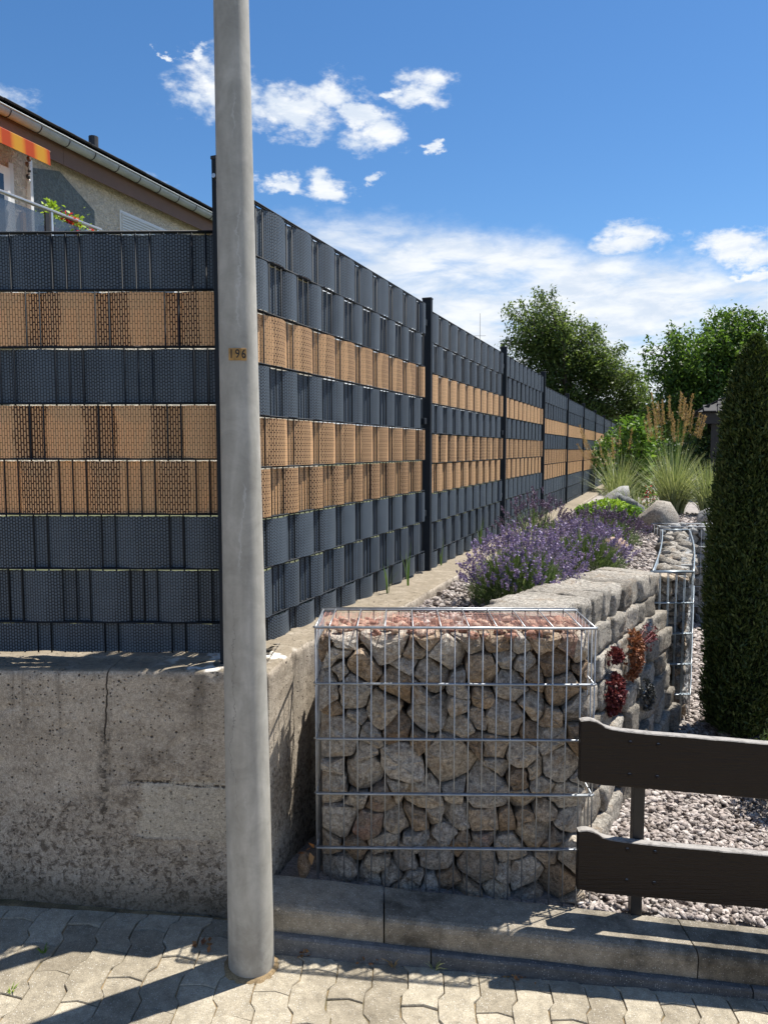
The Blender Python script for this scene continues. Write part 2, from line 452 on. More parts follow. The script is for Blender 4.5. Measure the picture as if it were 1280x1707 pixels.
def pole_mat():
    m, t, b = mat('pole_concrete')
    p = geo_pos(t)
    x, y, z = t.sep(p)
    v = t.comb(t.math('MULTIPLY', x, 3.0), t.math('MULTIPLY', y, 3.0), t.math('MULTIPLY', z, 0.6))
    n = t.noise(v, 5, 6, 0.6, 0.5)
    c = t.ramp(n, [(0.28, (0.305, 0.292, 0.256)), (0.55, (0.41, 0.396, 0.352)), (0.75, (0.50, 0.486, 0.44))])
    c = t.mix(0.45, c, t.ramp(t.noise(p, 13, 7, 0.7, 0.6), [(0.34, (0.34, 0.34, 0.33)), (0.66, (0.66, 0.66, 0.66))]), 'OVERLAY')
    # fine wandering cracks with pale lime along them
    cv = t.comb(t.math('ADD', x, t.math('MULTIPLY', t.math('SUBTRACT', t.noise(p, 7, 5, 0.7), 0.5), 0.09)), 0.0, t.math('MULTIPLY', z, 0.0))
    cr = t.math('ABSOLUTE', t.math('ADD', t.sep(cv)[0], 0.430))
    seg = t.sstep(t.noise(t.comb(0.0, 0.0, z), 1.6, 2), 0.50, 0.55)
    front = t.sstep(y, 2.36, 2.34)
    crk = t.math('MULTIPLY', t.math('MULTIPLY', t.sstep(cr, 0.0012, 0.0028, 1.0, 0.0), seg), front)
    c = t.mix(t.math('MULTIPLY', crk, 0.45), c, (0.60, 0.60, 0.57))
    cr2 = t.math('ABSOLUTE', t.math('ADD', t.sep(cv)[0], 0.462))
    crk2 = t.math('MULTIPLY', t.math('MULTIPLY', t.sstep(cr2, 0.0006, 0.0016, 1.0, 0.0), t.sstep(z, 1.25, 1.1)), t.math('MULTIPLY', front, t.sstep(z, 0.45, 0.6)))
    c = t.mix(t.math('MULTIPLY', crk2, 0.6), c, (0.20, 0.195, 0.18))
    sp = t.sstep(t.voro(p, 120), 0.05, 0.14, 1.0, 0.0)
    c = t.mix(t.math('MULTIPLY', sp, t.sstep(z, 0.35, 0.05, 0.15, 0.75)), c, (0.15, 0.14, 0.12))
    dirt = t.math('MULTIPLY', t.sstep(z, 0.28, 0.0), t.sstep(t.noise(p, 12, 5, 0.65), 0.35, 0.65))
    c = t.mix(t.math('MULTIPLY', dirt, 0.6), c, (0.19, 0.175, 0.15))
    t.l.new(c, b.inputs['Base Color'])
    b.inputs['Roughness'].default_value = 0.62
    t.l.new(t.bump(t.math('ADD', n, t.math('MULTIPLY', t.noise(p, 180, 3), 0.25)), 0.12, 0.01), b.inputs['Normal'])


pole_mat()


def stucco(name, c0, c1):
    m, t, b = mat(name)
    p = geo_pos(t)
    c = t.mix(t.sstep(t.noise(p, 1.3, 5), 0.35, 0.65), c0, c1)
    cell = t.noise(p, 17, 5, 0.6, 1.4)
    c = t.mix(t.sstep(cell, 0.44, 0.56, 0.55, 0.0), c, tuple(v * 0.62 for v in c0))
    t.l.new(c, b.inputs['Base Color'])
    b.inputs['Roughness'].default_value = 0.95
    t.l.new(t.bump(cell, 1.0, 0.05), b.inputs['Normal'])


stucco('stucco_cream', (0.68, 0.60, 0.49), (0.78, 0.71, 0.60))
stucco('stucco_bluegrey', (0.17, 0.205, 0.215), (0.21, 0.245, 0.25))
simple('gutter_zinc', (0.34, 0.37, 0.385), 0.6, 0.15, 5, metal=0.1)
simple('soffit_brown', (0.145, 0.078, 0.050), 0.6, 0.1, 4)
simple('roof_tile', (0.022, 0.022, 0.024), 0.8, 0.3, 6)
simple('white_pvc', (0.78, 0.78, 0.76), 0.35, 0.05)
simple('shutter_white', (0.66, 0.67, 0.66), 0.45, 0.05)
simple('steel_rail', (0.62, 0.62, 0.61), 0.28, 0.1, 6, metal=0.8)
simple('dark_paint', (0.012, 0.012, 0.014), 0.5)
simple('pipe_dark', (0.035, 0.036, 0.040), 0.6)


def glass(name, c, rough=0.02, alpha=0.45):
    m, t, b = mat(name)
    b.inputs['Base Color'].default_value = (*c, 1)
    b.inputs['Roughness'].default_value = rough
    b.inputs['Specular IOR Level'].default_value = 0.9
    b.inputs['Alpha'].default_value = alpha


glass('balcony_glass', (0.055, 0.085, 0.13), alpha=0.62)
glass('window_glass', (0.02, 0.03, 0.045), alpha=1.0)


def awning_mat():
    m, t, b = mat('awning_cloth')
    uv = t.add('ShaderNodeUVMap').outputs[0]
    u, v, _ = t.sep(uv)
    s = t.math('SINE', t.math('MULTIPLY', u, 2 * math.pi / 0.36))
    c = t.ramp(t.math('ADD', t.math('MULTIPLY', s, 0.5), 0.5), [(0.15, (0.74, 0.40, 0.035)), (0.5, (0.74, 0.26, 0.03)), (0.8, (0.62, 0.085, 0.02))])
    t.l.new(c, b.inputs['Base Color'])
    b.inputs['Roughness'].default_value = 0.9
    tr = t.add('ShaderNodeBsdfTranslucent'); t.l.new(c, tr.inputs['Color'])
    ms = t.add('ShaderNodeMixShader'); ms.inputs[0].default_value = 0.45
    t.l.new(b.outputs[0], ms.inputs[1]); t.l.new(tr.outputs[0], ms.inputs[2])
    t.l.new(ms.outputs[0], t.n['Material Output'].inputs['Surface'])


awning_mat()


def board_mat():
    m, t, b = mat('brown_paint')
    p = oc(t)
    x, y, z = t.sep(p)
    g = t.noise(t.comb(t.math('MULTIPLY', x, 2.0), t.math('MULTIPLY', y, 30.0), t.math('MULTIPLY', z, 40.0)), 2.5, 6, 0.6, 0.4)
    c = t.ramp(g, [(0.3, (0.0085, 0.0048, 0.0032)), (0.7, (0.017, 0.0098, 0.0065))])
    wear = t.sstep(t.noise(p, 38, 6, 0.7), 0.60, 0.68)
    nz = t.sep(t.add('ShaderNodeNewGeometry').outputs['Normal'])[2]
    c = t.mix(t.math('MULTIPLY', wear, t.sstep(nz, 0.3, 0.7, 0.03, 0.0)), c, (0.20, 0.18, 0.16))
    c = t.mix(t.math('MULTIPLY', t.sstep(nz, 0.55, 0.8), t.sstep(t.noise(p, 26, 7, 0.75), 0.30, 0.52, 0.25, 0.95)), c, (0.33, 0.31, 0.285))  # pale worn tops, with the sun's glare painted into the colour
    t.l.new(c, b.inputs['Base Color'])
    t.l.new(t.sstep(g, 0.3, 0.7, 0.38, 0.55), b.inputs['Roughness'])
    b.inputs['Specular IOR Level'].default_value = 0.3
    sc2 = t.noise(t.comb(t.math('MULTIPLY', x, 5.0), t.math('MULTIPLY', y, 40.0), t.math('MULTIPLY', z, 90.0)), 2.0, 6, 0.7)
    t.l.new(t.mix(t.sstep(sc2, 0.60, 0.72, 0.0, 0.5), c, (0.045, 0.031, 0.023)), b.inputs['Base Color'])
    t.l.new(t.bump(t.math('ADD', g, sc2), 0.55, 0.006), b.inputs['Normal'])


board_mat()
simple('ochre_plate', (0.42, 0.24, 0.07), 0.5, 0.3, 60)
simple('digit_black', (0.015, 0.012, 0.010), 0.5)
simple('bark', (0.075, 0.058, 0.045), 0.9, 0.35, 14, bump=0.7, bscale=40)
foliage('cherry_leaf', [(0.1, (0.045, 0.080, 0.022)), (0.5, (0.11, 0.165, 0.05)), (0.9, (0.22, 0.29, 0.105))], 0.48, scale=0.9)
foliage('walnut_leaf', [(0.1, (0.032, 0.070, 0.015)), (0.5, (0.085, 0.165, 0.032)), (0.9, (0.18, 0.29, 0.065))], 0.45, scale=0.9)
foliage('cypress_leaf', [(0.1, (0.026, 0.044, 0.012)), (0.5, (0.062, 0.100, 0.024)), (0.85, (0.13, 0.165, 0.045)), (0.97, (0.19, 0.13, 0.055))], 0.22, scale=4)
foliage('hedge_leaf', [(0.1, (0.022, 0.045, 0.013)), (0.9, (0.065, 0.115, 0.030))], 0.3, scale=0.8)
foliage('lavender_leaf', [(0.1, (0.075, 0.135, 0.040)), (0.5, (0.16, 0.235, 0.09)), (0.9, (0.29, 0.35, 0.20))], 0.25, scale=6)
foliage('lavender_flower', [(0.1, (0.13, 0.095, 0.23)), (0.5, (0.25, 0.19, 0.39)), (0.9, (0.40, 0.33, 0.52))], 0.25, scale=6)
foliage('lavender_faded', [(0.1, (0.075, 0.052, 0.10)), (0.5, (0.14, 0.095, 0.18)), (0.9, (0.22, 0.16, 0.27))], 0.2, scale=6)
foliage('lime_leaf', [(0.1, (0.16, 0.27, 0.028)), (0.5, (0.30, 0.45, 0.045)), (0.9, (0.45, 0.58, 0.10))], 0.35, scale=6)
foliage('grass_pale', [(0.1, (0.16, 0.21, 0.075)), (0.5, (0.30, 0.35, 0.16)), (0.9, (0.50, 0.52, 0.32))], 0.3, scale=3)
foliage('grass_green', [(0.1, (0.060, 0.12, 0.028)), (0.5, (0.12, 0.21, 0.055)), (0.9, (0.22, 0.32, 0.10))], 0.3, scale=3)
foliage('plume_tan', [(0.1, (0.26, 0.165, 0.075)), (0.5, (0.40, 0.26, 0.12)), (0.9, (0.54, 0.39, 0.21))], 0.3, scale=3)
foliage('sedum_red', [(0.1, (0.055, 0.012, 0.015)), (0.5, (0.135, 0.024, 0.030)), (0.9, (0.28, 0.085, 0.080))], 0.15, scale=14)
foliage('sedum_rust', [(0.1, (0.085, 0.022, 0.016)), (0.5, (0.24, 0.085, 0.040)), (0.9, (0.48, 0.24, 0.13))], 0.15, scale=14)
foliage('sedum_dark', [(0.1, (0.035, 0.035, 0.038)), (0.6, (0.10, 0.105, 0.105)), (0.9, (0.24, 0.245, 0.24))], 0.1, scale=14)
foliage('bright_leaf', [(0.1, (0.06, 0.13, 0.02)), (0.5, (0.12, 0.23, 0.035)), (0.9, (0.22, 0.35, 0.07))], 0.4, scale=4)
foliage('petal_red', [(0.1, (0.45, 0.02, 0.03)), (0.9, (0.75, 0.05, 0.07))], 0.3, scale=4)
foliage('petal_white', [(0.1, (0.62, 0.62, 0.55)), (0.9, (0.80, 0.80, 0.74))], 0.3, scale=4)
foliage('dry_leaf', [(0.1, (0.16, 0.060, 0.022)), (0.5, (0.30, 0.13, 0.045)), (0.9, (0.45, 0.27, 0.11))], 0.15, scale=10)
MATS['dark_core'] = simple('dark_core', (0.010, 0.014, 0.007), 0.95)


# ------------------------------------------------------------------ object helpers
def link(name, data, parent=None):
    o = bpy.data.objects.new(name, data)
    col.objects.link(o)
    if parent is not None:
        o.parent = parent
    return o


def tag(o, label=None, cat=None, group=None, kind=None):
    if label: o['label'] = label
    if cat: o['category'] = cat
    if group: o['group'] = group
    if kind: o['kind'] = kind
    return o


def thing(name, loc, label, cat, rz=0.0, group=None):
    o = link(name, None)
    o.empty_display_size = 0.1
    o.location = loc
    o.rotation_euler = (0, 0, rz)
    return tag(o, label, cat, group)


class MB:
    def __init__(self):
        self.v = []; self.f = []; self.uv = []

    def face(self, idx, uv=None):
        self.f.append(tuple(idx)); self.uv.append(uv)

    def box(self, x0, x1, y0, y1, z0, z1):
        i = len(self.v)
        self.v += [(x, y, z) for z in (z0, z1) for y in (y0, y1) for x in (x0, x1)]
        for q in ((0, 2, 3, 1), (4, 5, 7, 6), (0, 1, 5, 4), (2, 6, 7, 3), (0, 4, 6, 2), (1, 3, 7, 5)):
            self.face([i + k for k in q])
        return self

    def bevbox(self, x0, x1, y0, y1, z0, z1, b):
        bm = bmesh.new()
        bmesh.ops.create_cube(bm, size=1.0)
        for v in bm.verts:
            v.co = Vector(((x0 + x1) / 2 + v.co.x * (x1 - x0), (y0 + y1) / 2 + v.co.y * (y1 - y0), (z0 + z1) / 2 + v.co.z * (z1 - z0)))
        bmesh.ops.bevel(bm, geom=bm.edges[:], offset=b, segments=2, affect='EDGES', profile=0.5)
        self.bm(bm)
        return self

    def bm(self, bm):
        i = len(self.v)
        bm.verts.index_update()
        self.v += [tuple(v.co) for v in bm.verts]
        for f in bm.faces:
            self.face([i + v.index for v in f.verts])
        bm.free()

    def tube(self, pts, rad, n=6, caps=True):
        pts = [Vector(p) for p in pts]
        if not hasattr(rad, '__len__'):
            rad = [rad] * len(pts)
        i0 = len(self.v)
        up = None
        for k, p in enumerate(pts):
            a = pts[max(k - 1, 0)]; b = pts[min(k + 1, len(pts) - 1)]
            d = (b - a)
            d = d.normalized() if d.length > 1e-9 else Vector((0, 0, 1))
            if up is None or abs(d.dot(up)) > 0.95:
                up = Vector((0, 0, 1)) if abs(d.z) < 0.9 else Vector((1, 0, 0))
            s = d.cross(up).normalized(); w = s.cross(d)
            up = w
            for j in range(n):
                t = 2 * math.pi * j / n
                self.v.append(tuple(p + (s * math.cos(t) + w * math.sin(t)) * rad[k]))
        for k in range(len(pts) - 1):
            for j in range(n):
                a = i0 + k * n + j; b = i0 + k * n + (j + 1) % n
                self.face((a, b, b + n, a + n))
        if caps:
            self.face([i0 + j for j in range(n)][::-1])
            e = i0 + (len(pts) - 1) * n
            self.face([e + j for j in range(n)])
        return self

    def prism(self, poly, y0, y1):
        """polygon in x,z extruded along y"""
        i = len(self.v); n = len(poly)
        self.v += [(p[0], y0, p[1]) for p in poly] + [(p[0], y1, p[1]) for p in poly]
        self.face([i + k for k in range(n)])
        self.face([i + n + k for k in range(n)][::-1])
        for k in range(n):
            a, b = i + k, i + (k + 1) % n
            self.face((b, a, a + n, b + n))
        return self

    def mesh(self, name, m=None, smooth=False):
        me = bpy.data.meshes.new(name)
        me.from_pydata(self.v, [], self.f)
        if any(u is not None for u in self.uv):
            ul = me.uv_layers.new(name='UVMap')
            k = 0
            for f, u in zip(self.f, self.uv):
                for j in range(len(f)):
                    if u is not None:
                        ul.data[k].uv = u[j]
                    k += 1
        if smooth:
            me.polygons.foreach_set('use_smooth', [True] * len(me.polygons))
        me.update()
        if m: me.materials.append(MATS[m])
        return me

    def build(self, name, m, parent=None, smooth=False):
        return link(name, self.mesh(name, m, smooth), parent)


def fix_normals(me):
    bm = bmesh.new(); bm.from_mesh(me)
    bmesh.ops.recalc_face_normals(bm, faces=bm.faces[:])
    bm.to_mesh(me); bm.free()
    return me


def np_mesh(name, V, F, m=None, smooth=False):
    V = np.asarray(V, dtype=np.float32).reshape(-1, 3); F = np.asarray(F, dtype=np.int32)
    k = F.shape[1]
    me = bpy.data.meshes.new(name)
    me.vertices.add(len(V)); me.vertices.foreach_set('co', V.ravel())
    me.loops.add(F.size); me.loops.foreach_set('vertex_index', F.ravel())
    me.polygons.add(len(F)); me.polygons.foreach_set('loop_start', np.arange(0, F.size, k, dtype=np.int32))
    if smooth: me.polygons.foreach_set('use_smooth', np.ones(len(F), dtype=bool))
    me.update(calc_edges=True)
    if m: me.materials.append(MATS[m])
    return me


def vnoise(P, scale, seed=0, octaves=4, gain=0.5):
    """numpy value noise, -1..1"""
    P = np.asarray(P, dtype=np.float64) * scale
    tot = np.zeros(len(P)); amp = 1.0; s = 0.0
    for o in range(octaves):
        q = P * (2 ** o) + 17.3 * (o + 1) + seed * 3.7
        i = np.floor(q).astype(np.int64); f = q - i; f = f * f * (3 - 2 * f)
        acc = np.zeros(len(P))
        for dx_ in (0, 1):
            for dy_ in (0, 1):
                for dz_ in (0, 1):
                    h = (i[:, 0] + dx_) * 374761393 + (i[:, 1] + dy_) * 668265263 + (i[:, 2] + dz_) * 2147483647 + seed * 974711
                    h = (h ^ (h >> 13)) * 1274126177 & 0x7fffffff
                    h = (h ^ (h >> 16)) & 0xffff
                    w = (f[:, 0] if dx_ else 1 - f[:, 0]) * (f[:, 1] if dy_ else 1 - f[:, 1]) * (f[:, 2] if dz_ else 1 - f[:, 2])
                    acc += w * (h / 32767.5 - 1)
        tot += amp * acc; s += amp; amp *= gain
    return tot / s


def leaves(P, size, up=0.4, aspect=0.45, out=None, outw=0.0, droop=0.0):
    """leaf-sized folded diamonds at points P; returns V, F (quads folded on the midrib = 2 tris each via 4 verts)"""
    P = np.asarray(P); n = len(P)
    d = rng.normal(size=(n, 3))
    if out is not None: d = d + out * outw
    d[:, 2] -= droop
    d /= np.linalg.norm(d, axis=1, keepdims=True)
    nrm = rng.normal(size=(n, 3)); nrm[:, 2] = np.abs(nrm[:, 2]) + up
    s = np.cross(d, nrm); s /= np.linalg.norm(s, axis=1, keepdims=True) + 1e-9
    w = np.cross(s, d)
    L = (np.asarray(size) * rng.uniform(0.65, 1.3, n))[:, None]
    a = P; c = P + d * L
    m_ = P + d * L * 0.45 + w * L * 0.06
    l = m_ + s * L * aspect * 0.5 + w * L * 0.05; r = m_ - s * L * aspect * 0.5 + w * L * 0.05
    V = np.stack([a, l, c, r], 1).reshape(-1, 3)
    i = np.arange(n)[:, None] * 4
    F = np.concatenate([i + 0, i + 1, i + 2, i + 3], 1)
    return V, F


def blades(base, tip_off, bend, width, segs=5):
    """curved tapering grass blades: base (n,3), tip offset (n,3), bend amount; quads"""
    n = len(base)
    t = np.linspace(0, 1, segs + 1)
    hor = tip_off.copy(); hor[:, 2] = 0
    L = np.linalg.norm(tip_off, axis=1)
    c1 = base + np.stack([hor[:, 0] * 0.15, hor[:, 1] * 0.15, tip_off[:, 2] * 0.55 + L * bend], 1)
    tip = base + tip_off
    sd_ = np.stack([-hor[:, 1], hor[:, 0], np.zeros(n)], 1) + rng.normal(size=(n, 3)) * 0.02
    ang = rng.uniform(-0.9, 0.9, n)
    sd_ /= np.linalg.norm(sd_, axis=1, keepdims=True) + 1e-9
    hv = hor / (np.linalg.norm(hor, axis=1, keepdims=True) + 1e-9)
    sd_ = sd_ * np.cos(ang)[:, None] + hv * np.sin(ang)[:, None]
    V = []
    for k in range(segs + 1):
        q = (1 - t[k]) ** 2 * base + 2 * t[k] * (1 - t[k]) * c1 + t[k] ** 2 * tip
        w = (np.asarray(width) * (1 - t[k] ** 2) * 0.5 + 0.0004)
        w = (w * np.ones(n))[:, None]
        V.append(q - sd_ * w); V.append(q + sd_ * w)
    V = np.stack(V, 1)
    m_ = 2 * (segs + 1)
    F = []
    for k in range(segs):
        F.append(np.stack([np.arange(n) * m_ + 2 * k, np.arange(n) * m_ + 2 * k + 1, np.arange(n) * m_ + 2 * k + 3, np.arange(n) * m_ + 2 * k + 2], 1))
    return V.reshape(-1, 3), np.concatenate(F)


def merge(parts):
    V = []; F = []; o = 0
    for v, f in parts:
        V.append(v); F.append(f + o); o += len(v)
    return np.concatenate(V), np.concatenate(F)


# --- rocks
def rock(seed, r=(1, 1, 1), sub=2, planes=9, cut=(0.62, 0.95), rough=0.05):
    rr = np.random.default_rng(seed)
    bm = bmesh.new()
    bmesh.ops.create_icosphere(bm, subdivisions=sub, radius=1.0)
    pn = rr.normal(size=(planes, 3)); pn /= np.linalg.norm(pn, axis=1, keepdims=True)
    pd = rr.uniform(cut[0], cut[1], planes)
    vs = np.array([v.co for v in bm.verts])
    k = vs @ pn.T
    k = np.where(k > 0.05, pd[None] / np.maximum(k, 0.05), 9)
    rad = np.minimum(1.0, k.min(1))
    rad *= 1 + rough * vnoise(vs, 2.2, seed, 3)
    for v, q in zip(bm.verts, rad):
        v.co = Vector((v.co.x * q * r[0], v.co.y * q * r[1], v.co.z * q * r[2]))
    V = np.array([v.co for v in bm.verts]); bm.verts.index_update()
    F = np.array([[v.index for v in f.verts] for f in bm.faces])
    bm.free()
    return V, F


def rock_mesh(name, m, seed, r=(1, 1, 1), sub=2, **kw):
    V, F = rock(seed, r, sub, **kw)
    return np_mesh(name, V, F, m)


# --- voronoi stones packed in a rectangle
def clip(poly, n, d):
    out = []
    for k in range(len(poly)):
        a, b = poly[k], poly[(k + 1) % len(poly)]
        da, db = a @ n - d, b @ n - d
        if da <= 0: out.append(a)
        if da * db < 0: out.append(a + (b - a) * (da / (da - db)))
    return out


def voronoi(w, h, size, rr, ax=1.15, varw=0.35):
    pts = []; tries = 0
    while tries < 6000:
        p = rr.uniform((0, 0), (w, h)); s = size * rr.choice([0.55, 0.8, 1.0, 1.15, 1.45], p=[.2, .25, .25, .18, .12]) * rr.uniform(0.9, 1.1)
        ok = True
        for q, sq in pts:
            d = (p - q); d = math.hypot(d[0] / ax, d[1])
            if d < (s + sq) * 0.40:
                ok = False; break
        if ok: pts.append((p, s))
        tries += 1
    polys = []
    for i, (p, s) in enumerate(pts):
        poly = [np.array(c) for c in ((0, 0), (w, 0), (w, h), (0, h))]
        poly = [np.array(c, float) for c in poly]
        for j, (q, sq) in enumerate(pts):
            if i == j: continue
            dv = q - p; L2 = dv @ dv
            if L2 > (4 * size) ** 2: continue
            wt = 0.5 + 0.5 * (s * s - sq * sq) * 0.30 / L2 + rr.normal(0, 0.0)
            wt = min(max(wt, 0.25), 0.75)
            tilt = 0.0
            nn = dv / math.sqrt(L2); hk = math.sin(37.0 * (min(i, j) + 1) + 11.0 * (max(i, j) + 1)) * 0.30; nn = np.array([nn[0] * math.cos(hk) - nn[1] * math.sin(hk), nn[0] * math.sin(hk) + nn[1] * math.cos(hk)])
            poly = clip(poly, nn, (p + dv * wt) @ nn)
            if len(poly) < 3: break
        if len(poly) >= 3: polys.append(np.array(poly))
    return polys


def cell_stone(poly, rr, depth=0.13, gap=0.005, proud=0.03):
    """stone filling a cell: local coords (a, out, b); returns V, F(list)"""
    c = poly.mean(0)
    # resample the outline and round its corners irregularly
    P = []
    n = len(poly)
    for k in range(n):
        a, b, d = poly[k - 1], poly[k], poly[(k + 1) % n]
        e1 = np.linalg.norm(a - b); e2 = np.linalg.norm(d - b)
        cut = rr.uniform(0.002, 0.010)
        t1 = min(cut, e1 * 0.33); t2 = min(cut, e2 * 0.33)
        if e1 > 1e-6: P.append(b + (a - b) / e1 * t1)
        if e2 > 1e-6: P.append(b + (d - b) / e2 * t2)
    Q = []
    n = len(P)
    for k in range(n):
        a, b = P[k], P[(k + 1) % n]
        Q.append(a)
        e = np.linalg.norm(b - a)
        if e > 0.03:
            m_ = (a + b) / 2; dirn = m_ - c
            Q.append(m_ + dirn / (np.linalg.norm(dirn) + 1e-9) * rr.normal(0, 0.0045))
    Q = np.array(Q)
    dist = np.linalg.norm(Q - c, axis=1, keepdims=True)
    Q = c + (Q - c) * np.maximum(0.4, 1 - gap / np.maximum(dist, 1e-6))
    n = len(Q)
    rad = dist.mean()
    g = [(rr.normal(0, 0.38), rr.normal(0, 0.38), rr.uniform(0.002, 0.020)) for _ in range(4)]
    base = rr.uniform(-0.012, 0.012)
    rings = [(0.93, -depth), (1.0, -0.035), (0.985, -0.008), (0.94, None), (0.62, None), (0.30, None)]
    V = []; F = []
    for (s, dep) in rings:
        for q in Q:
            ab = c + (q - c) * s
            l = ab - c
            face_d = min(base + proud * 0.5 + gx * l[0] + gy * l[1] + o for gx, gy, o in g)
            if dep is None:
                edge = -0.006 * max(0, (s - 0.55) / 0.45) ** 2
                y = face_d + edge + rr.normal(0, 0.0022)
            elif dep <= -0.05:
                y = dep; 
            else:
                y = face_d + dep
            V.append((ab[0], -y, ab[1]))
    V.append((c[0], -(base + proud * 0.5 + min(o for _, _, o in g)), c[1]))
    for k in range(len(rings) - 1):
        for j in range(n):
            a = k * n + j; b = k * n + (j + 1) % n
            F.append((a, b, b + n, a + n))
    e = (len(rings) - 1) * n
    for j in range(n):
        F.append((e + j, e + (j + 1) % n, len(V) - 1))
    return V, F


def packed_stones(parent, w, h, size, m, seed, y=0.0, x0=0.0, z0=0.0, depth=0.13, rot=None, stuff=False, gap=0.005):
    rr = np.random.default_rng(seed)
    allV = []; allF = []
    for poly in voronoi(w, h, size, rr):
        a = poly.max(0) - poly.min(0)
        if min(a) < 0.018: continue
        V, F = cell_stone(poly, rr, depth, gap)
        c = poly.mean(0)
        V = [(p[0] + x0, p[1] + y, p[2] + z0) for p in V]
        if rot is not None: V = [rot(p) for p in V]
        if stuff:
            o = len(allV); allV += V; allF += [tuple(i + o for i in f) for f in F]
        else:
            me = bpy.data.meshes.new('stone')
            cc = np.mean(V, 0)
            me.from_pydata([tuple(np.array(p) - cc) for p in V], [], F)
            me.materials.append(MATS[m]); fix_normals(me)
            o = link('stone', me, parent); o.location = cc
    if stuff:
        me = bpy.data.meshes.new('infill'); me.from_pydata(allV, [], allF); me.materials.append(MATS[m]); fix_normals(me)
        tag(link('infill', me, parent), kind='stuff')


# ------------------------------------------------------------------ heights
def street_z(x, y):
    xx = np.clip(x, -6, 5)
    return -0.05 - 0.07 * xx + 0.03 * (np.clip(y, -4, 3) - 2.4)


def kerb_z(x):
    return 0.118 - 0.0915 * (np.clip(x, -1.5, 5) + 0.24)


def kerb_y(x):
    return 2.45 - 0.04 * (x + 0.4)


def yard_z(x, y):
    w = np.clip((y - 2.62) / 1.6, 0, 1)
    return (1 - w) * (kerb_z(x) - 0.012) + w * (-0.10)


S_, X0_ = 0.3654, -1.582           # the side fence: X = X0_ + S_ * Y
u_ = np.array([0.3432, 0.9393]); n_ = np.array([0.9393, -0.3432])


def fence_x(y):
    return X0_ + S_ * y


def bed_z(y):
    return np.interp(y, [2.6, 5.0, 9.0, 14.0, 26.0], [0.80, 0.79, 0.765, 0.74, 0.70])


def walltop_z(y):
    return np.interp(y, [2.5, 3.1, 5.1, 7.3, 9.6, 30], [0.885, 0.878, 0.838, 0.803, 0.79, 0.75])


# ------------------------------------------------------------------ setting: ground sheets
def grid_sheet(name, xs, ys, zf, m, smooth=True):
    X, Y = np.meshgrid(xs, ys)
    V = np.stack([X, Y, zf(X, Y)], -1).reshape(-1, 3)
    nx = len(xs)
    i = np.arange(nx - 1)[None] + np.arange(len(ys) - 1)[:, None] * nx
    i = i.ravel()
    F = np.stack([i, i + 1, i + nx + 1, i + nx], 1)
    return link(name, np_mesh(name, V, F, m, smooth))


g = grid_sheet('ground', np.linspace(-700, 700, 29), np.linspace(-700, 1400, 43), lambda x, y: x * 0 - 0.62, 'lawn_green')
tag(g, kind='structure')
rd = grid_sheet('road', np.array([-60, -6, -3, 0, 3, 5, 60.]), np.array([-9, -1.5, 0.3]), lambda x, y: street_z(x, y) - 0.012, 'asphalt')
tag(rd, kind='structure')
pv = grid_sheet('pavement', np.array([-60, -6, -3, 0, 3, 5, 60.]), np.array([-1.5, 0.2, 2.4, 2.72]), lambda x, y: street_z(x, y) - 0.006, 'joint_sand')
tag(pv, kind='structure')
yd = grid_sheet('gravel_yard', np.linspace(-0.45, 16, 48), np.concatenate([np.linspace(2.55, 6, 18), np.linspace(6.4, 32, 14)]), lambda x, y: yard_z(x, y) - 0.008, 'gravel_ground')
tag(yd, kind='structure')

# lawn behind the fences (raised ground held by the concrete wall)
mb = MB()
lw = [(-0.66, 2.9), (-60, 4.6), (-60, 70), (fence_x(70) - 0.2, 70), (fence_x(30) - 0.12, 30)]
mb.v = [(x, y, 0.80) for x, y in lw] + [(x, y, -0.7) for x, y in lw]
mb.face(range(5)[::-1] if False else (0, 4, 3, 2, 1))
for k in range(5):
    mb.face((k, (k + 1) % 5, (k + 1) % 5 + 5, k + 5))
lo = mb.build('lawn', 'lawn_green'); fix_normals(lo.data); tag(lo, kind='structure')

# planting bed between fence and stone wall
mb = MB()
bedR = [(-0.22, 3.00), (0.46, 2.99), (0.62, 3.35), (1.36, 4.68), (1.74, 4.98), (2.72, 7.62), (3.9, 7.86), (5.0, 9.2), (6.6, 14), (10.8, 26)]
ysL = [26, 14, 9.6, 7.3, 5.1, 4.0, 3.4]
bedP = bedR + [(fence_x(y) + 0.12, y) for y in ysL]
nb = len(bedP)
mb.v = [(x, y, float(bed_z(y)) - 0.01) for x, y in bedP] + [(x, y, -0.25) for x, y in bedP]
mb.face(range(nb))
for k in range(nb):
    mb.face((k, (k + 1) % nb, (k + 1) % nb + nb, k + nb))
bo = mb.build('planting_bed', 'gravel_ground'); fix_normals(bo.data); tag(bo, kind='structure')

# ------------------------------------------------------------------ pavers (interlocking zigzag blocks)
def zig(v):
    """zigzag offset of a long joint, v in paver lengths"""
    v = v % 1.0
    pts = [0, 0.20, 0.32, 0.68, 0.80, 1.0]; val = [0.011, 0.011, -0.011, -0.011, 0.011, 0.011]
    return float(np.interp(v, pts, val))


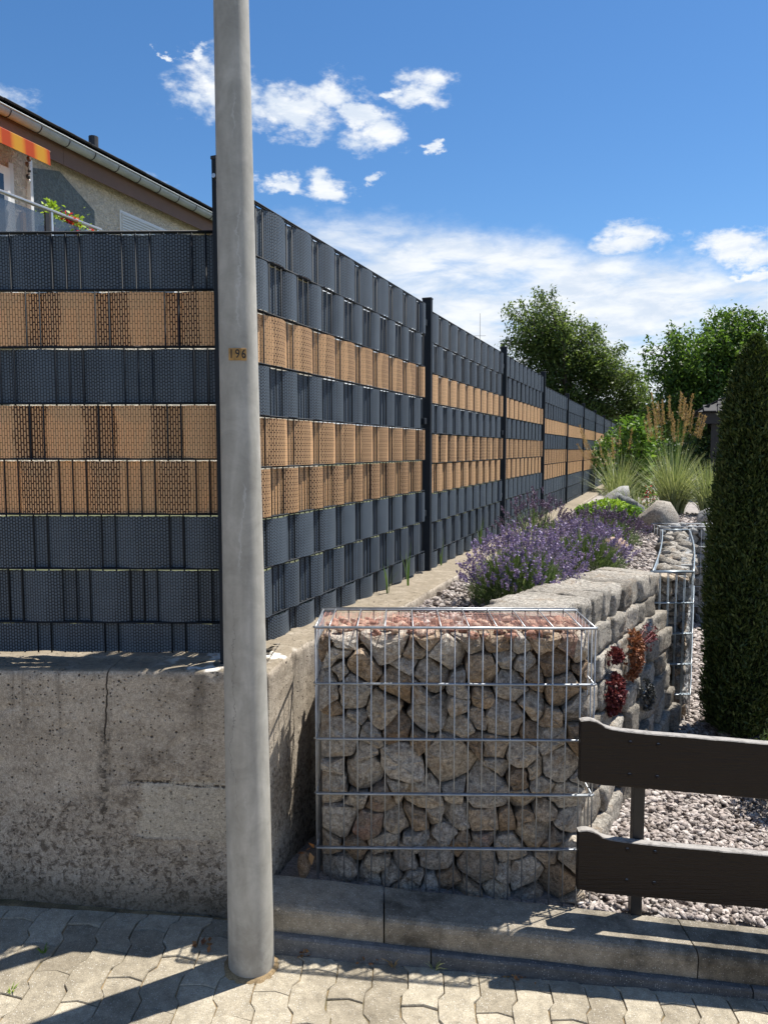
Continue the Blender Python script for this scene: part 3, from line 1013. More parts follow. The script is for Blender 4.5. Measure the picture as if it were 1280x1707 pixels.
PW, PL, GAP = 0.1145, 0.229, 0.0014
prr = random.Random(4)
c0, s0 = math.cos(-0.04), math.sin(-0.04)
paver_n = 0
for i in range(-24, 22):
    for j in range(-3, 4):
        off = 0.5 * (i % 2)
        v0 = j + off
        vs = [0.0, 0.20, 0.32, 0.5, 0.68, 0.80, 1.0]
        L = [((i - 0.5) * PW + zig(v0 + v) + GAP, (v0 + v) * PL + (GAP if v == 0 else -GAP if v == 1 else 0)) for v in vs]
        Rr = [((i + 0.5) * PW + zig(v0 + v) - GAP, (v0 + v) * PL + (GAP if v == 0 else -GAP if v == 1 else 0)) for v in vs]
        # cross joints kink a little
        bot = (i * PW, v0 * PL + GAP + 0.012); top = (i * PW, (v0 + 1) * PL - GAP + 0.012)
        poly = L[::-1] + [bot] + Rr + [top]
        cx = sum(p[0] for p in poly) / len(poly); cy = sum(p[1] for p in poly) / len(poly)
        wx = cx * c0 - cy * s0; wy = 2.12 + cx * s0 + cy * c0
        if abs(wx) > 2.5 or wy > 2.66 or wy < 1.25: continue
        lim = 2.585 if wx < -0.42 else kerb_y(wx) - 0.022
        if wy - PL * 0.5 > lim - 0.02: continue
        tz = prr.gauss(0, 0.0016); tx = prr.gauss(0, 0.008); ty = prr.gauss(0, 0.008)
        mbp = MB(); n = len(poly)
        ring = []
        for (sc_, dz_) in ((1.0, -0.03), (1.0, -0.003), (0.972, 0.0)):
            for (px, py) in poly:
                qx = cx + (px - cx) * sc_; qy = cy + (py - cy) * (1 - (1 - sc_) * 0.55)
                X = qx * c0 - qy * s0; Y = 2.12 + qx * s0 + qy * c0
                Y = min(Y, lim)
                Z = float(street_z(X, Y)) + dz_ + tz + tx * (qx - cx) + ty * (qy - cy)
                mbp.v.append((X - wx, Y - wy, Z))
        for k in range(2):
            for q in range(n):
                a = k * n + q; b = k * n + (q + 1) % n
                mbp.face((a, b, b + n, a + n))
        mbp.face([2 * n + q for q in range(n)])
        me = mbp.mesh('paver', 'paver_concrete'); fix_normals(me)
        o = link('paver', me, pv); o.location = (wx, wy, 0)
        paver_n += 1

# ------------------------------------------------------------------ kerb
kb = link('kerb', None); tag(kb, kind='structure')


def kerb_block(name, xa, xb, prof, m, seed):
    """sweep a (dy, dz) profile along the kerb line; dy from the kerb's front line, dz from kerb_z"""
    n = max(2, int((xb - xa) / 0.02))
    xs = np.linspace(xa + 0.0025, xb - 0.0025, n + 1)
    V = []
    for k, x in enumerate(xs):
        for dy_, dz_ in prof:
            V.append((x, kerb_y(x) + dy_, float(kerb_z(x)) + dz_))
    V = np.array(V)
    V[:, 1] += 0.0022 * vnoise(V, 14, seed) + 0.0012 * vnoise(V, 60, seed + 1, 2)
    V[:, 2] += 0.0020 * vnoise(V, 14, seed + 5) + 0.0012 * vnoise(V, 60, seed + 3, 2)
    q = len(prof); F = []
    for k in range(n):
        for j in range(q - 1):
            a = k * q + j
            F.append((a, a + q, a + q + 1, a + 1))
    caps = [tuple(range(q)), tuple(n * q + j for j in range(q))[::-1]]
    me = bpy.data.meshes.new(name)
    me.from_pydata([tuple(v) for v in V], [], F + caps)
    fix_normals(me)
    me.materials.append(MATS[m])
    return link(name, me, kb)


ys_ = np.linspace(0.022, 0.185, 12)
kprof = [(0.004, -0.30), (0.004, -0.09), (0.002, -0.06), (0.0, -0.03), (0.003, -0.014), (0.010, -0.005)] + [(float(y), 0.0) for y in ys_] + [(0.190, -0.30)]
for k, (xa, xb) in enumerate(((-0.41, 0.0), (0.0, 1.03), (1.03, 2.06), (2.06, 3.1), (3.1, 4.1))):
    kerb_block('kerb_stone', xa, xb, kprof, 'kerb_concrete', 20 + k)
eprof = [(-0.022, -0.35), (-0.022, -0.13), (-0.021, -0.098), (-0.015, -0.091), (-0.002, -0.089), (0.003, -0.089), (0.003, -0.35)]
for k, (xa, xb) in enumerate(((-0.40, 0.155), (0.155, 1.2), (1.2, 2.2), (2.2, 3.2))):
    kerb_block('edging_stone', xa, xb, eprof, 'edging_basalt', 40 + k)

# ------------------------------------------------------------------ concrete retaining wall
def concrete_wall():
    front = [(x, 2.60 - 0.028 * (x + 0.40)) for x in np.concatenate([np.linspace(-3.4, -1.65, 30), np.arange(-1.64, -0.405, 0.0115)])]
    corner = (-0.40, 2.60)
    sp = [(-0.372, 2.74), (-0.345, 2.88), (-0.30, 3.06), (-0.20, 3.25), (-0.03, 3.55), (0.16, 4.0)] + [(fence_x(y) + 0.26, y) for y in (4.5, 5.0, 5.6, 6.4, 7.4, 9.6, 12, 16, 20, 26)]
    sp = [corner] + sp
    side_ = []
    for k in range(len(sp) - 1):
        a = np.array(sp[k]); b = np.array(sp[k + 1])
        st = 0.014 if a[1] < 5.2 else 0.12 if a[1] < 9 else 1.0
        m_ = max(1, int(np.linalg.norm(b - a) / st))
        side_ += [tuple(a + (b - a) * q / m_) for q in range(m_)]
    side_.append(sp[-1])
    path = np.array(front + side_)
    d = np.gradient(path, axis=0); d /= np.linalg.norm(d, axis=1, keepdims=True)
    k = 9                                   # smooth directions so that the corner mitres softly
    inw = np.stack([-d[:, 1], d[:, 0]], 1)
    r = 0.014
    prof = [(0.0, z) for z in np.arange(-1.06, -0.03, 0.0125)] + [(0.0, -0.022), (0.004, -0.008), (0.011, -0.002)]
    prof += [(q, 0.0) for q in np.arange(0.022, 0.40, 0.014)] + [(0.42, -0.03), (0.42, -1.06)]
    V = np.zeros((len(path), len(prof), 3)); N = np.zeros_like(V)
    nf = len(front)
    for i, p in enumerate(path):
        zt = 0.885 if i < nf else float(walltop_z(p[1]))
        iw = inw[i]
        if abs(i - nf) <= 1: iw = (inw[nf - 3] + inw[nf + 3]); iw = iw / (1 + inw[nf - 3] @ inw[nf + 3])
        for j, (o, z) in enumerate(prof):
            oo = o
            if i >= nf: oo = min(o, 0.30)
            V[i, j] = (p[0] + iw[0] * oo, p[1] + iw[1] * oo, zt + z)
            N[i, j] = (-iw[0], -iw[1], 0) if o < 0.008 else (0, 0, 1)
    P = V.reshape(-1, 3); NN = N.reshape(-1, 3)
    low = np.clip((0.42 - P[:, 2]) / 0.3, 0, 1)
    disp = 0.0035 * vnoise(P, 4, 1, 3) + 0.0022 * vnoise(P, 30, 2, 3) + low * 0.0035 * vnoise(P, 48, 5, 2)
    pit = vnoise(P, 42, 9, 2); disp -= np.clip(pit - 0.42, 0, 1) * 0.022
    fr = NN[:, 1] < -0.9
    # formwork step, horizontal pour line and a wandering vertical crack in the front face
    xcr = -0.955 + 0.006 * vnoise(np.stack([P[:, 2] * 0, P[:, 2] * 0, P[:, 2]], 1), 14, 3, 3) - 0.012 * (0.885 - P[:, 2])
    crack = np.exp(-((P[:, 0] - xcr) / 0.004) ** 2) * (P[:, 2] > 0.50)
    line = np.exp(-((P[:, 2] - 0.484 - 0.004 * vnoise(P, 5, 8, 2)) / 0.005) ** 2) * ((P[:, 0] > -0.93) & (P[:, 0] < -0.42)) * (vnoise(P, 16, 12, 2) > -0.25)
    disp -= fr * (0.012 * crack + 0.008 * line)
    smooth_zone = fr * (P[:, 0] > -0.92) * (P[:, 2] > 0.27) * (P[:, 2] < 0.48)
    disp += smooth_zone * 0.003
    # crumbled arris
    top = np.abs(P[:, 2] - 0.885) < 0.03
    disp -= top * np.clip(vnoise(P, 22, 31, 3) - 0.1, 0, 1) * 0.02
    P = P + NN * disp[:, None]
    q = len(prof)
    i = (np.arange(len(path) - 1)[:, None] * q + np.arange(q - 1)[None]).ravel()
    F = np.stack([i, i + q, i + q + 1, i + 1], 1)
    o = link('retaining_wall', np_mesh('retaining_wall', P, F, 'old_concrete', True))
    tag(o, 'weathered low concrete wall carrying the woven privacy fence round the corner', 'wall')


concrete_wall()

# ------------------------------------------------------------------ woven privacy fences
def strip_mesh(name, x_of, visible, h, A, seed, m, samples=10, row=0):
    """ribbon woven through rods: x_of = rod positions (sorted), visible = rods that stand in front of it"""
    key = [(x, 0.0055) for x, v in zip(x_of, visible) if v]
    xs = []; ys = []
    x_lo, x_hi = x_of[0], x_of[-1]
    if not visible[0]: key = [(x_lo, -0.004)] + key
    if not visible[-1]: key = key + [(x_hi, -0.004)]
    rr = random.Random(seed)
    for (xa, ya), (xb, yb) in zip(key[:-1], key[1:]):
        w = xb - xa
        n = max(2, int(round(samples * w / 0.1)))
        amp = A * rr.uniform(0.95, 1.15) if w > 0.08 else -0.004
        for k in range(n):
            s = k / n
            xs.append(xa + w * s); ys.append(ya + (yb - ya) * s - amp * math.sin(math.pi * s) ** 0.9)
    xs.append(key[-1][0]); ys.append(key[-1][1])
    mb_ = MB(); th = 0.0014
    uoff = rr.uniform(0, 0.25); voff = row * 0.5 + 0.05
    i0 = 0
    for x, y in zip(xs, ys):
        dz0 = rr.gauss(0, 0.0006)
        q4 = [(x, y, 0.001), (x, y, h + dz0), (x, y + th, h + dz0), (x, y + th, 0.001)]
        mb_.v += q4 + q4
    for k in range(len(xs) - 1):
        a = k * 8; b = a + 8
        ua, ub = xs[k] + uoff, xs[k + 1] + uoff
        mb_.face((a, b, b + 1, a + 1), [(ua, voff), (ub, voff), (ub, voff + h), (ua, voff + h)])
        mb_.face((a + 5, b + 5, b + 6, a + 6), [(ua, voff)] * 4)
        mb_.face((a + 2, b + 2, b + 3, a + 3), [(ua, voff + h), (ub, voff + h), (ub, voff), (ua, voff)])
        mb_.face((a + 7, b + 7, b + 4, a + 4), [(ua, voff)] * 4)
    me = mb_.mesh(name, m)
    sm = [True] * len(me.polygons)
    me.polygons.foreach_set('use_smooth', [False if k % 4 in (1, 3) else True for k in range(len(me.polygons))])
    return me


def rail_mesh(x0, x1):
    mb_ = MB()
    mb_.tube([(x0, -0.0068, 0), (x1, -0.0068, 0)], 0.004, 6)
    mb_.tube([(x0, 0.0068, 0), (x1, 0.0068, 0)], 0.004, 6)
    return mb_.mesh('rail', 'fence_steel', True)


def rod_mesh(h):
    return MB().tube([(0, 0, 0), (0, 0, h)], 0.0029, 6).mesh('rod', 'fence_steel', True)


def post_obj(parent, x, y, z0, z1, rz=0, w=0.04, d=0.06):
    p = MB().bevbox(-w / 2, w / 2, -d / 2, d / 2, 0, z1 - z0, 0.003).build('post', 'fence_steel', parent)
    p.location = (x, y, z0); p.rotation_euler = (0, 0, rz)
    c = MB().bevbox(-w / 2 - 0.002, w / 2 + 0.002, -d / 2 - 0.002, d / 2 + 0.002, z1 - z0 - 0.008, z1 - z0 + 0.004, 0.002).build('post_cap', 'cap_black', p)
    return p


# front fence: rails, rods and strips between them
FZ = 2.413
ff = thing('privacy_fence', (-0.60, 2.787, 0.0), 'woven fence panel of grey and tan strips left of the lamp post, facing the street', 'fence', R(-1.2))
fx = [-0.03 - 0.05 * k for k in range(-1, 50)][::-1]
kk = list(range(-1, 50))[::-1]
colours = ['grey_weave', 'tan_weave', 'grey_weave', 'tan_weave', 'tan_weave', 'grey_weave', 'grey_weave', 'grey_weave']
rm = rail_mesh(fx[0] - 0.01, fx[-1] + 0.012)
for r_ in range(8):
    o = link('rail', rm, ff); o.location = (0, 0, FZ - 0.2 * r_)
    vis = [(k % 5 in (4, 0, 1)) if r_ % 2 == 0 else (k % 5 in (2, 3)) for k in kk]
    h = 0.190 if r_ < 7 else 0.108
    me = strip_mesh('strip', fx, vis, h, 0.0145, 50 + r_, colours[r_], 12, r_)
    o = link('strip', me, ff); o.location = (0, 0, FZ - 0.2 * (r_ + 1) + 0.002 if r_ < 7 else FZ - 1.4 - 0.112)
rd_me = rod_mesh(1.40 + 0.115)
for x in fx:
    o = link('rod', rd_me, ff); o.location = (x, 0, FZ - 1.515)
post_obj(ff, -2.53, 0.03, 0.80, FZ + 0.03)
for z in (2.405, 1.84, 1.1):
    o = MB().bevbox(-0.02, 0.012, -0.016, 0.016, -0.02, 0.02, 0.003).build('clamp', 'fence_steel', ff); o.location = (0.020, -0.006, z)
    o2 = MB().tube([(0, 0, 0), (0, -0.006, 0)], 0.0075, 8).build('bolt', 'bolt_zinc', o); o2.location = (0.0, -0.016, 0)

# side fence: ten panels between posts
sf = thing('privacy_fence', (fence_x(2.733), 2.733, 0.0), 'long woven fence with tan bands running back from the lamp post beside the garden bed', 'fence', math.atan2(u_[1], u_[0]))
tops = [2.578, 2.553, 2.553, 2.447, 2.438, 2.430, 2.420, 2.410, 2.40, 2.39]
ptops = [2.640, 2.622, 2.617, 2.618, 2.512, 2.497, 2.487, 2.475, 2.463, 2.455, 2.445]
PLN = 2.512
scol = ['grey_weave', 'grey_weave', 'tan_weave', 'grey_weave', 'tan_weave', 'tan_weave', 'grey_weave', 'grey_weave', 'grey_weave']
sx = [0.034 + 0.05 * k for k in range(49)]
smesh = {}
for r_ in range(9):
    vis = [(k % 5 in (0, 1)) if r_ % 2 == 0 else (k % 5 in (3, 4, 0) if False else k % 5 in (2, 3, 4)) for k in range(49)]
    h = 0.190 if r_ < 8 else 0.112
    for q, smp in ((0, 12), (1, 12), (2, 7), (3, 5)):
        smesh[(r_, q)] = strip_mesh('strip', sx, vis, h, 0.024, 80 + r_ + 10 * min(q, 1), scol[r_], smp, r_ + 9 * min(q, 1))
srm = rail_mesh(sx[0] - 0.012, sx[-1] + 0.012)
srod = rod_mesh(1.60 + 0.125)
for i in range(10):
    zt = tops[i]
    pm = MB()
    if i >= 2:
        for x in sx:
            pm.tube([(x, 0, -1.725), (x, 0, 0)], 0.0029, 4)
    else:
        for z in (-0.12, -0.75, -1.35):
            pm.bevbox(sx[-1] - 0.02, sx[-1] + 0.03, -0.018, 0.018, z - 0.02, z + 0.02, 0.003)
    pan = pm.build('panel', 'fence_steel', sf)
    pan.location = (PLN * i, 0, zt)
    if i >= 2: pan['kind'] = 'stuff'
    q = 0 if i == 0 else 1 if i == 1 else 2 if i < 5 else 3
    for r_ in range(9):
        o = link('rail', srm, pan); o.location = (0, 0, -0.2 * r_)
        o = link('strip', smesh[(r_, q)], pan); o.location = (0, 0, -0.2 * (r_ + 1) + 0.002 if r_ < 8 else -1.6 - 0.118)
    if i < 2:
        for x in sx:
            o = link('rod', srod, pan); o.location = (x, 0, -1.725)
for i in range(11):
    post_obj(sf, PLN * i - (0.0 if i else 0.005), -0.004 if i else -0.034, 0.76 if i else 0.86, ptops[i])
pl_ = MB().bevbox(-0.003, 0.003, -0.011, 0.011, 0, 0.62, 0.001).build('mounting_angle', 'fence_steel', sf)
pl_.location = (0.07, 0.032, 1.995)
for z in (2.575,):
    o = MB().tube([(0, 0, 0), (0, -0.008, 0)], 0.008, 8).build('bolt', 'bolt_zinc', sf)
    o.location = (-0.026, -0.018, z); o.rotation_euler = (0, 0, R(-90))

# ------------------------------------------------------------------ lamp post
lp = thing('lamp_post', (-0.430, 2.372, -0.03), 'tall tapered pale grey concrete lamp post with the number plate 196', 'lamp post')
prof_p = [(-0.10, 0.0755), (0.0, 0.0735), (0.6, 0.0700), (1.2, 0.0645), (1.8, 0.0592), (2.4, 0.0553), (3.0, 0.0512), (4.5, 0.043), (6.0, 0.036)]
mbp = MB()
zz = np.concatenate([np.arange(-0.1, 3.2, 0.05), np.arange(3.3, 6.01, 0.3)])
NS = 48
for z in zz:
    r_ = float(np.interp(z, [p[0] for p in prof_p], [p[1] for p in prof_p]))
    cxp = -0.006 * z
    for k in range(NS):
        a = 2 * math.pi * k / NS
        mbp.v.append((cxp + r_ * math.cos(a), r_ * math.sin(a), z))
for k in range(len(zz) - 1):
    for j in range(NS):
        a = k * NS + j; b = k * NS + (j + 1) % NS
        mbp.face((a, b, b + NS, a + NS))
mbp.build('shaft', 'pole_concrete', lp, True)
cl_ = MB()
crr = random.Random(3)
for k in range(40):
    a = 2 * math.pi * k / 40
    for r_, dz_ in ((0.070, 0.012), (0.082 + crr.uniform(0, 0.004), 0.009), (0.092 + crr.uniform(-0.006, 0.012), -0.004)):
        X, Y = r_ * math.cos(a), r_ * math.sin(a)
        cl_.v.append((X, Y, float(street_z(-0.430 + X, 2.372 + Y)) + 0.03 + dz_ - 0.004))
for k in range(40):
    for j in range(2):
        a = k * 3 + j; b = ((k + 1) % 40) * 3 + j
        cl_.face((a, a + 1, b + 1, b))
cl_.build('sand_collar', 'joint_sand', lp, True)
arm = MB().tube([(-0.036, 0, 6.0), (-0.036, -0.05, 6.25), (-0.036, -0.35, 6.42), (-0.036, -0.9, 6.47)], [0.034, 0.03, 0.027, 0.025], 10).build('arm', 'bolt_zinc', lp, True)
MB().bevbox(-0.14, 0.07, -1.45, -0.9, 6.41, 6.52, 0.03).build('lamp_head', 'gutter_zinc', lp)


def text_mesh(ch, size, m):
    cu = bpy.data.curves.new('digit', 'FONT')
    cu.body = ch; cu.size = size; cu.align_x = 'CENTER'; cu.align_y = 'CENTER'; cu.extrude = 0.0006; cu.offset = 0.0004
    o = bpy.data.objects.new('digit', cu); col.objects.link(o)
    dg = bpy.context.evaluated_depsgraph_get()
    me = bpy.data.meshes.new_from_object(o.evaluated_get(dg))
    bpy.data.objects.remove(o); bpy.data.curves.remove(cu)
    me.materials.clear(); me.materials.append(MATS[m])
    return me


zn = 1.93 + 0.03
rn = float(np.interp(zn, [p[0] for p in prof_p], [p[1] for p in prof_p]))
for ch, da in (('1', -0.315), ('9', -0.015), ('6', 0.285)):
    a = math.atan2(-2.37, 0.43) + da - 0.035
    nx_, ny_ = math.cos(a), math.sin(a)
    pt = MB().bevbox(-0.0088, 0.0088, -0.0012, 0.0012, -0.0178, 0.0178, 0.0008).build('number_tag', 'ochre_plate', lp)
    pt.location = (-0.006 * zn + nx_ * (rn + 0.0016), ny_ * (rn + 0.0016), zn)
    pt.rotation_euler = (0, 0, a + math.pi / 2)
    dg_ = link('digit', text_mesh(ch, 0.036, 'digit_black'), pt)
    dg_.location = (0, -0.0014, 0); dg_.rotation_euler = (R(90), 0, 0); dg_.scale = (0.80, 1.0, 1.0)

# ------------------------------------------------------------------ gabions
def cage(parent, w, d, h, m, rows=(0.0, 0.2, 0.4, 0.6, 0.8, 1.0), step=0.05, lean=None, single=True):
    """welded wire basket: local x along the front, y into depth, z up"""
    hz = MB()
    hb = lambda z: [(-0.008, 0.004, z), (0.0, -0.005, z), (w, -0.005, z), (w + 0.008, 0.004, z)]
    hwire = MB().tube([(-0.006, 0.006, 0), (0.002, -0.0055, 0), (w - 0.002, -0.0055, 0), (w + 0.006, 0.006, 0)], 0.0044, 6).tube([(-0.006, 0.004, 0), (w + 0.006, 0.004, 0)], 0.0034, 6).mesh('cross_wire', m, True)
    for z in rows:
        o = link('cross_wire', hwire, parent); o.location = (0, 0, z)
        o = link('cross_wire', hwire, parent); o.location = (0, d, z)
    n = int(round(w / step))
    vw = MB().tube([(0, 0, -0.02), (0, 0, h)], 0.0026, 6).mesh('upright_wire', m, True)
    for k in range(n + 1):
        o = link('upright_wire', vw, parent); o.location = (w * k / n, 0, 0)
        o = link('upright_wire', vw, parent); o.location = (w * k / n, d, 0)
    # ends and lid
    nd = max(1, int(round(d / step)))
    for x in (0, w):
        mb_ = MB()
        for k in range(1, nd):
            mb_.tube([(x, d * k / nd, -0.02), (x, d * k / nd, h)], 0.0026, 5)
        for z in rows:
            mb_.tube([(x, 0.004, z), (x, d - 0.004, z)], 0.0036, 5)
        mb_.build('end_mesh', m, parent, True)
    mb_ = MB()
    for k in range(1, n, 2):
        mb_.tube([(w * k / n, 0.0, h + 0.003), (w * k / n, d, h + 0.003)], 0.0023, 5)
    mb_.tube([(0, d, h + 0.0065), (w, d, h + 0.0065)], 0.003, 5)
    mb_.build('lid_mesh', m, parent, True)


def scatter_rocks(parent, name, m, pts, rad, seed, flat=0.7, kinds=6, sub=1):
    rr = random.Random(seed)
    ms = [rock_mesh(name, m, seed * 10 + k, (1.0, rr.uniform(0.6, 0.95), flat * rr.uniform(0.7, 1.1)), sub) for k in range(kinds)]
    for p in pts:
        o = link(name, ms[rr.randrange(kinds)], parent)
        s = rad * rr.uniform(0.65, 1.35)
        o.location = p; o.scale = (s, s, s)
        o.rotation_euler = (rr.gauss(0, 0.35), rr.gauss(0, 0.35), rr.uniform(0, 6.28))


g1 = thing('gabion', (-0.240, 2.648, 0.028), 'square wire gabion of tan and grey broken stones standing behind the kerb', 'gabion', R(-1.0), 'wire gabions round the garden bed')
cage(g1, 0.975, 0.30, 1.0, 'wire_zinc', rows=(0.2, 0.4, 0.6, 0.8, 1.0))
packed_stones(g1, 0.955, 0.985, 0.116, 'porphyry', 31, y=0.045, x0=0.010, z0=-0.02, depth=0.10, gap=0.0022)
packed_stones(g1, 0.94, 0.96, 0.12, 'porphyry', 33, y=0.17, x0=0.018, z0=-0.02, depth=0.11, stuff=True, gap=0.008)
rr_ = random.Random(5)
tp = [(rr_.uniform(0.03, 0.945), rr_.uniform(0.03, 0.275), 0.968 + rr_.uniform(-0.006, 0.008)) for _ in range(150)]
scatter_rocks(g1, 'chip', 'redchips', tp, 0.026, 61, 0.45)
nm_ = MB()
for k in range(48):
    x = 0.01 + k * 0.02
    nm_.tube([(x, 0.005, 0.992), (x + rr_.gauss(0, 0.003), 0.15, 0.990 + rr_.gauss(0, 0.003)), (x, 0.297, 0.993)], 0.0007, 3, False)
for k in range(15):
    y = 0.01 + k * 0.02
    nm_.tube([(0.005, y, 0.992), (0.33, y + rr_.gauss(0, 0.003), 0.990), (0.66, y + rr_.gauss(0, 0.003), 0.991), (0.97, y, 0.993)], 0.0007, 3, False)
for k in range(48):
    x = 0.01 + k * 0.02
    nm_.tube([(x, 0.003, 0.992), (x, 0.002, 0.955)], 0.0007, 3, False)
tag(nm_.build('net', 'net_pink', g1), kind='stuff')

# narrow gabion running back along the bed
g2 = thing('gabion', (1.712, 4.862, -0.135), 'narrow gabion with bluish rim wire and pale stones on top, beside the cypress', 'gabion', 0, 'wire gabions round the garden bed')
# front end cage
cage(g2, 0.262, 0.02, 1.0, 'wire_blue')
packed_stones(g2, 0.25, 0.97, 0.10, 'porphyry', 35, y=0.055, x0=0.006, z0=0.0, depth=0.12)
gl = lambda t: (0.385 * t + 0.02 * math.sin(math.pi * t / 2.6), t)
rim = MB(); side_m = MB(); body = MB()
Lp = [gl(t) for t in np.linspace(0, 2.6, 14)]
Rp = [(x + 0.262 + 0.004 * math.sin(math.pi * y / 2.6), y) for x, y in Lp]
for P_ in (Lp, Rp):
    for dz_ in (0.0, -0.012):
        rim.tube([(x, y, 1.0 + dz_) for x, y in P_], 0.0048, 6)
rim.tube([(Lp[-1][0], Lp[-1][1], 1.0), (Rp[-1][0], Rp[-1][1], 1.0)], 0.0045, 6)
rim.tube([(Lp[0][0], Lp[0][1] - 0.004, 1.004), (Rp[0][0], Rp[0][1] - 0.004, 1.004)], 0.0045, 6)
rim.build('rim_wire', 'wire_blue', g2, True)
for P_, sgn in ((Rp, 1), (Lp, -1)):
    sm_ = MB()
    for z in (0.2, 0.4, 0.6, 0.8):
        sm_.tube([(x + 0.004 * sgn, y, z) for x, y in P_], 0.0035, 5)
    for k in range(52):
        t = 2.6 * k / 51
        x = float(np.interp(t, [p[1] for p in P_], [p[0] for p in P_]))
        sm_.tube([(x, t, -0.02), (x, t, 1.0)], 0.0026, 4)
    sm_.build('side_mesh', 'wire_blue', g2, True)
bv = [(x + 0.03, y + 0.08, z) for z in (0.0, 0.93) for x, y in Lp]
core = MB()
nL = len(Lp)
core.v = [(x + 0.04, max(y, 0.12), 0.0) for x, y in Lp] + [(x + 0.04, max(y, 0.12), 0.90) for x, y in Lp] + [(x - 0.04, max(y, 0.12), 0.90) for x, y in Rp] + [(x - 0.04, max(y, 0.12), 0.0) for x, y in Rp]
for k in range(nL - 1):
    for b in range(3):
        core.face((b * nL + k, b * nL + k + 1, (b + 1) * nL + k + 1, (b + 1) * nL + k))
fm = core.build('infill', 'greystone', g2); fix_normals(fm.data)
rr_ = random.Random(8); tp = []
for k in range(75):
    t = 2.55 * rr_.random(); f = rr_.uniform(0.12, 0.88)
    xa = float(np.interp(t, [p[1] for p in Lp], [p[0] for p in Lp])); xb = float(np.interp(t, [p[1] for p in Rp], [p[0] for p in Rp]))
    tp.append((xa + (xb - xa) * f, t + 0.02, 0.945 + rr_.uniform(-0.02, 0.018)))
scatter_rocks(g2, 'stone', 'granite', tp, 0.082, 71, 0.5)
# stones of the long right side
def g2rot(p):
    t = p[0]; x = float(np.interp(t, [q[1] for q in Rp], [q[0] for q in Rp]))
    return (x - 0.045 - p[1] * 0 - (p[1] + 0.0) * 1.0, t, p[2])
packed_stones(g2, 2.55, 0.97, 0.14, 'greystone', 36, y=0.0, x0=0.03, z0=0.0, depth=0.05, rot=lambda p: g2rot(p))

# gabion across the back
g3 = thing('gabion', (2.745, 7.60, -0.12), 'grey stone gabion standing across the far end of the yard behind the cypress', 'gabion', R(-2), 'wire gabions round the garden bed')
cage(g3, 1.50, 0.30, 1.0, 'wire_zinc', step=0.1)
packed_stones(g3, 1.48, 0.98, 0.17, 'greystone', 37, y=0.05, x0=0.01, z0=-0.01, depth=0.18)
rr_ = random.Random(9)
tp = [(rr_.uniform(0.05, 1.45), rr_.uniform(0.05, 0.27), 0.96 + rr_.uniform(-0.02, 0.03)) for _ in range(60)]
scatter_rocks(g3, 'stone', 'greystone', tp, 0.07, 73, 0.7)

# ------------------------------------------------------------------ dry stone wall
def block(seed, l, d, h):
    """quarried block: rounded box with worn, uneven faces, about 100 faces"""
    nx_, ny_, nz_ = 5, 4, 4
    bm = bmesh.new()
    bmesh.ops.create_cube(bm, size=2.0)
    bmesh.ops.subdivide_edges(bm, edges=bm.edges[:], cuts=6, use_grid_fill=True)
    P = np.array([v.co for v in bm.verts])
    rr = np.random.default_rng(seed)
    e = 18.0
    rad = (np.abs(P) ** e).sum(1) ** (1 / e)
    P = P / rad[:, None]
    hd = np.array([l / 2, d / 2, h / 2])
    P = P * hd
    P[:, 2] += P[:, 0] * rr.normal(0, 0.05); P[:, 1] += P[:, 0] * rr.normal(0, 0.06)
    P[:, 0] *= 1 + P[:, 2] / h * rr.normal(0, 0.10)
    for a in range(3):
        P[:, a] += 0.011 * vnoise(P, 11, seed % 977 * 3 + a, 2) + 0.007 * vnoise(P, 34, seed % 977 * 3 + a + 50, 2)
    F = [[v.index for v in f.verts] for f in bm.faces]
    bm.verts.index_update()
    bm.free()
    return P, F


dw = thing('stone_wall', (0.78, 2.90, -0.04), 'dry stone wall of pale granite blocks with red succulents in its joints', 'wall')
wall_dir = np.array([0.505, 0.863]); wall_len = 2.12
wn_ = np.array([0.863, -0.505])
rr_ = random.Random(21)
z = -0.06; courses = [0.16, 0.13, 0.15, 0.125, 0.14, 0.12, 0.135, 0.15]
for ci, ch in enumerate(courses):
    topc = ci == len(courses) - 1
    t = -0.02 - rr_.uniform(0, 0.1)
    back = 0.15 * (z + 0.06) / 1.0
    while t < wall_len:
        l = rr_.uniform(0.13, 0.32) * (1.05 if not topc else 1.0)
        if t + l > wall_len - 0.1: l = wall_len - t + 0.01
        if l < 0.06: break
        hh = ch * rr_.uniform(0.92, 1.05)
        dep = 0.34 if topc else 0.22
        P, F = block(rr_.randrange(10 ** 6), l - 0.012, dep, hh - 0.008)
        me = bpy.data.meshes.new('stone'); me.from_pydata([tuple(p) for p in P], [], F); me.materials.append(MATS['granite'])
        me.polygons.foreach_set('use_smooth', [True] * len(me.polygons))
        o = link('stone', me, dw)
        tm = t + l / 2
        zz_ = z + ch / 2 - 0.058 * tm * (z + 0.06)
        off = -dep / 2 - back + rr_.gauss(0, 0.016) + (0.012 if topc else 0)
        p2 = wall_dir * tm + wn_ * off
        o.location = (p2[0], p2[1], zz_)
        o.rotation_euler = (rr_.gauss(0, 0.03), rr_.gauss(0, 0.035) + 0.02, math.atan2(wall_dir[1], wall_dir[0]) + rr_.gauss(0, 0.06))
        t += l
    z += ch


def wall_pt(t, z):
    """world point on the face of the stone wall at distance t along it and height z"""
    back = 0.15 * (z + 0.1)
    p = np.array([0.78, 2.90]) + wall_dir * t - wn_ * back
    return (p[0], p[1], z)


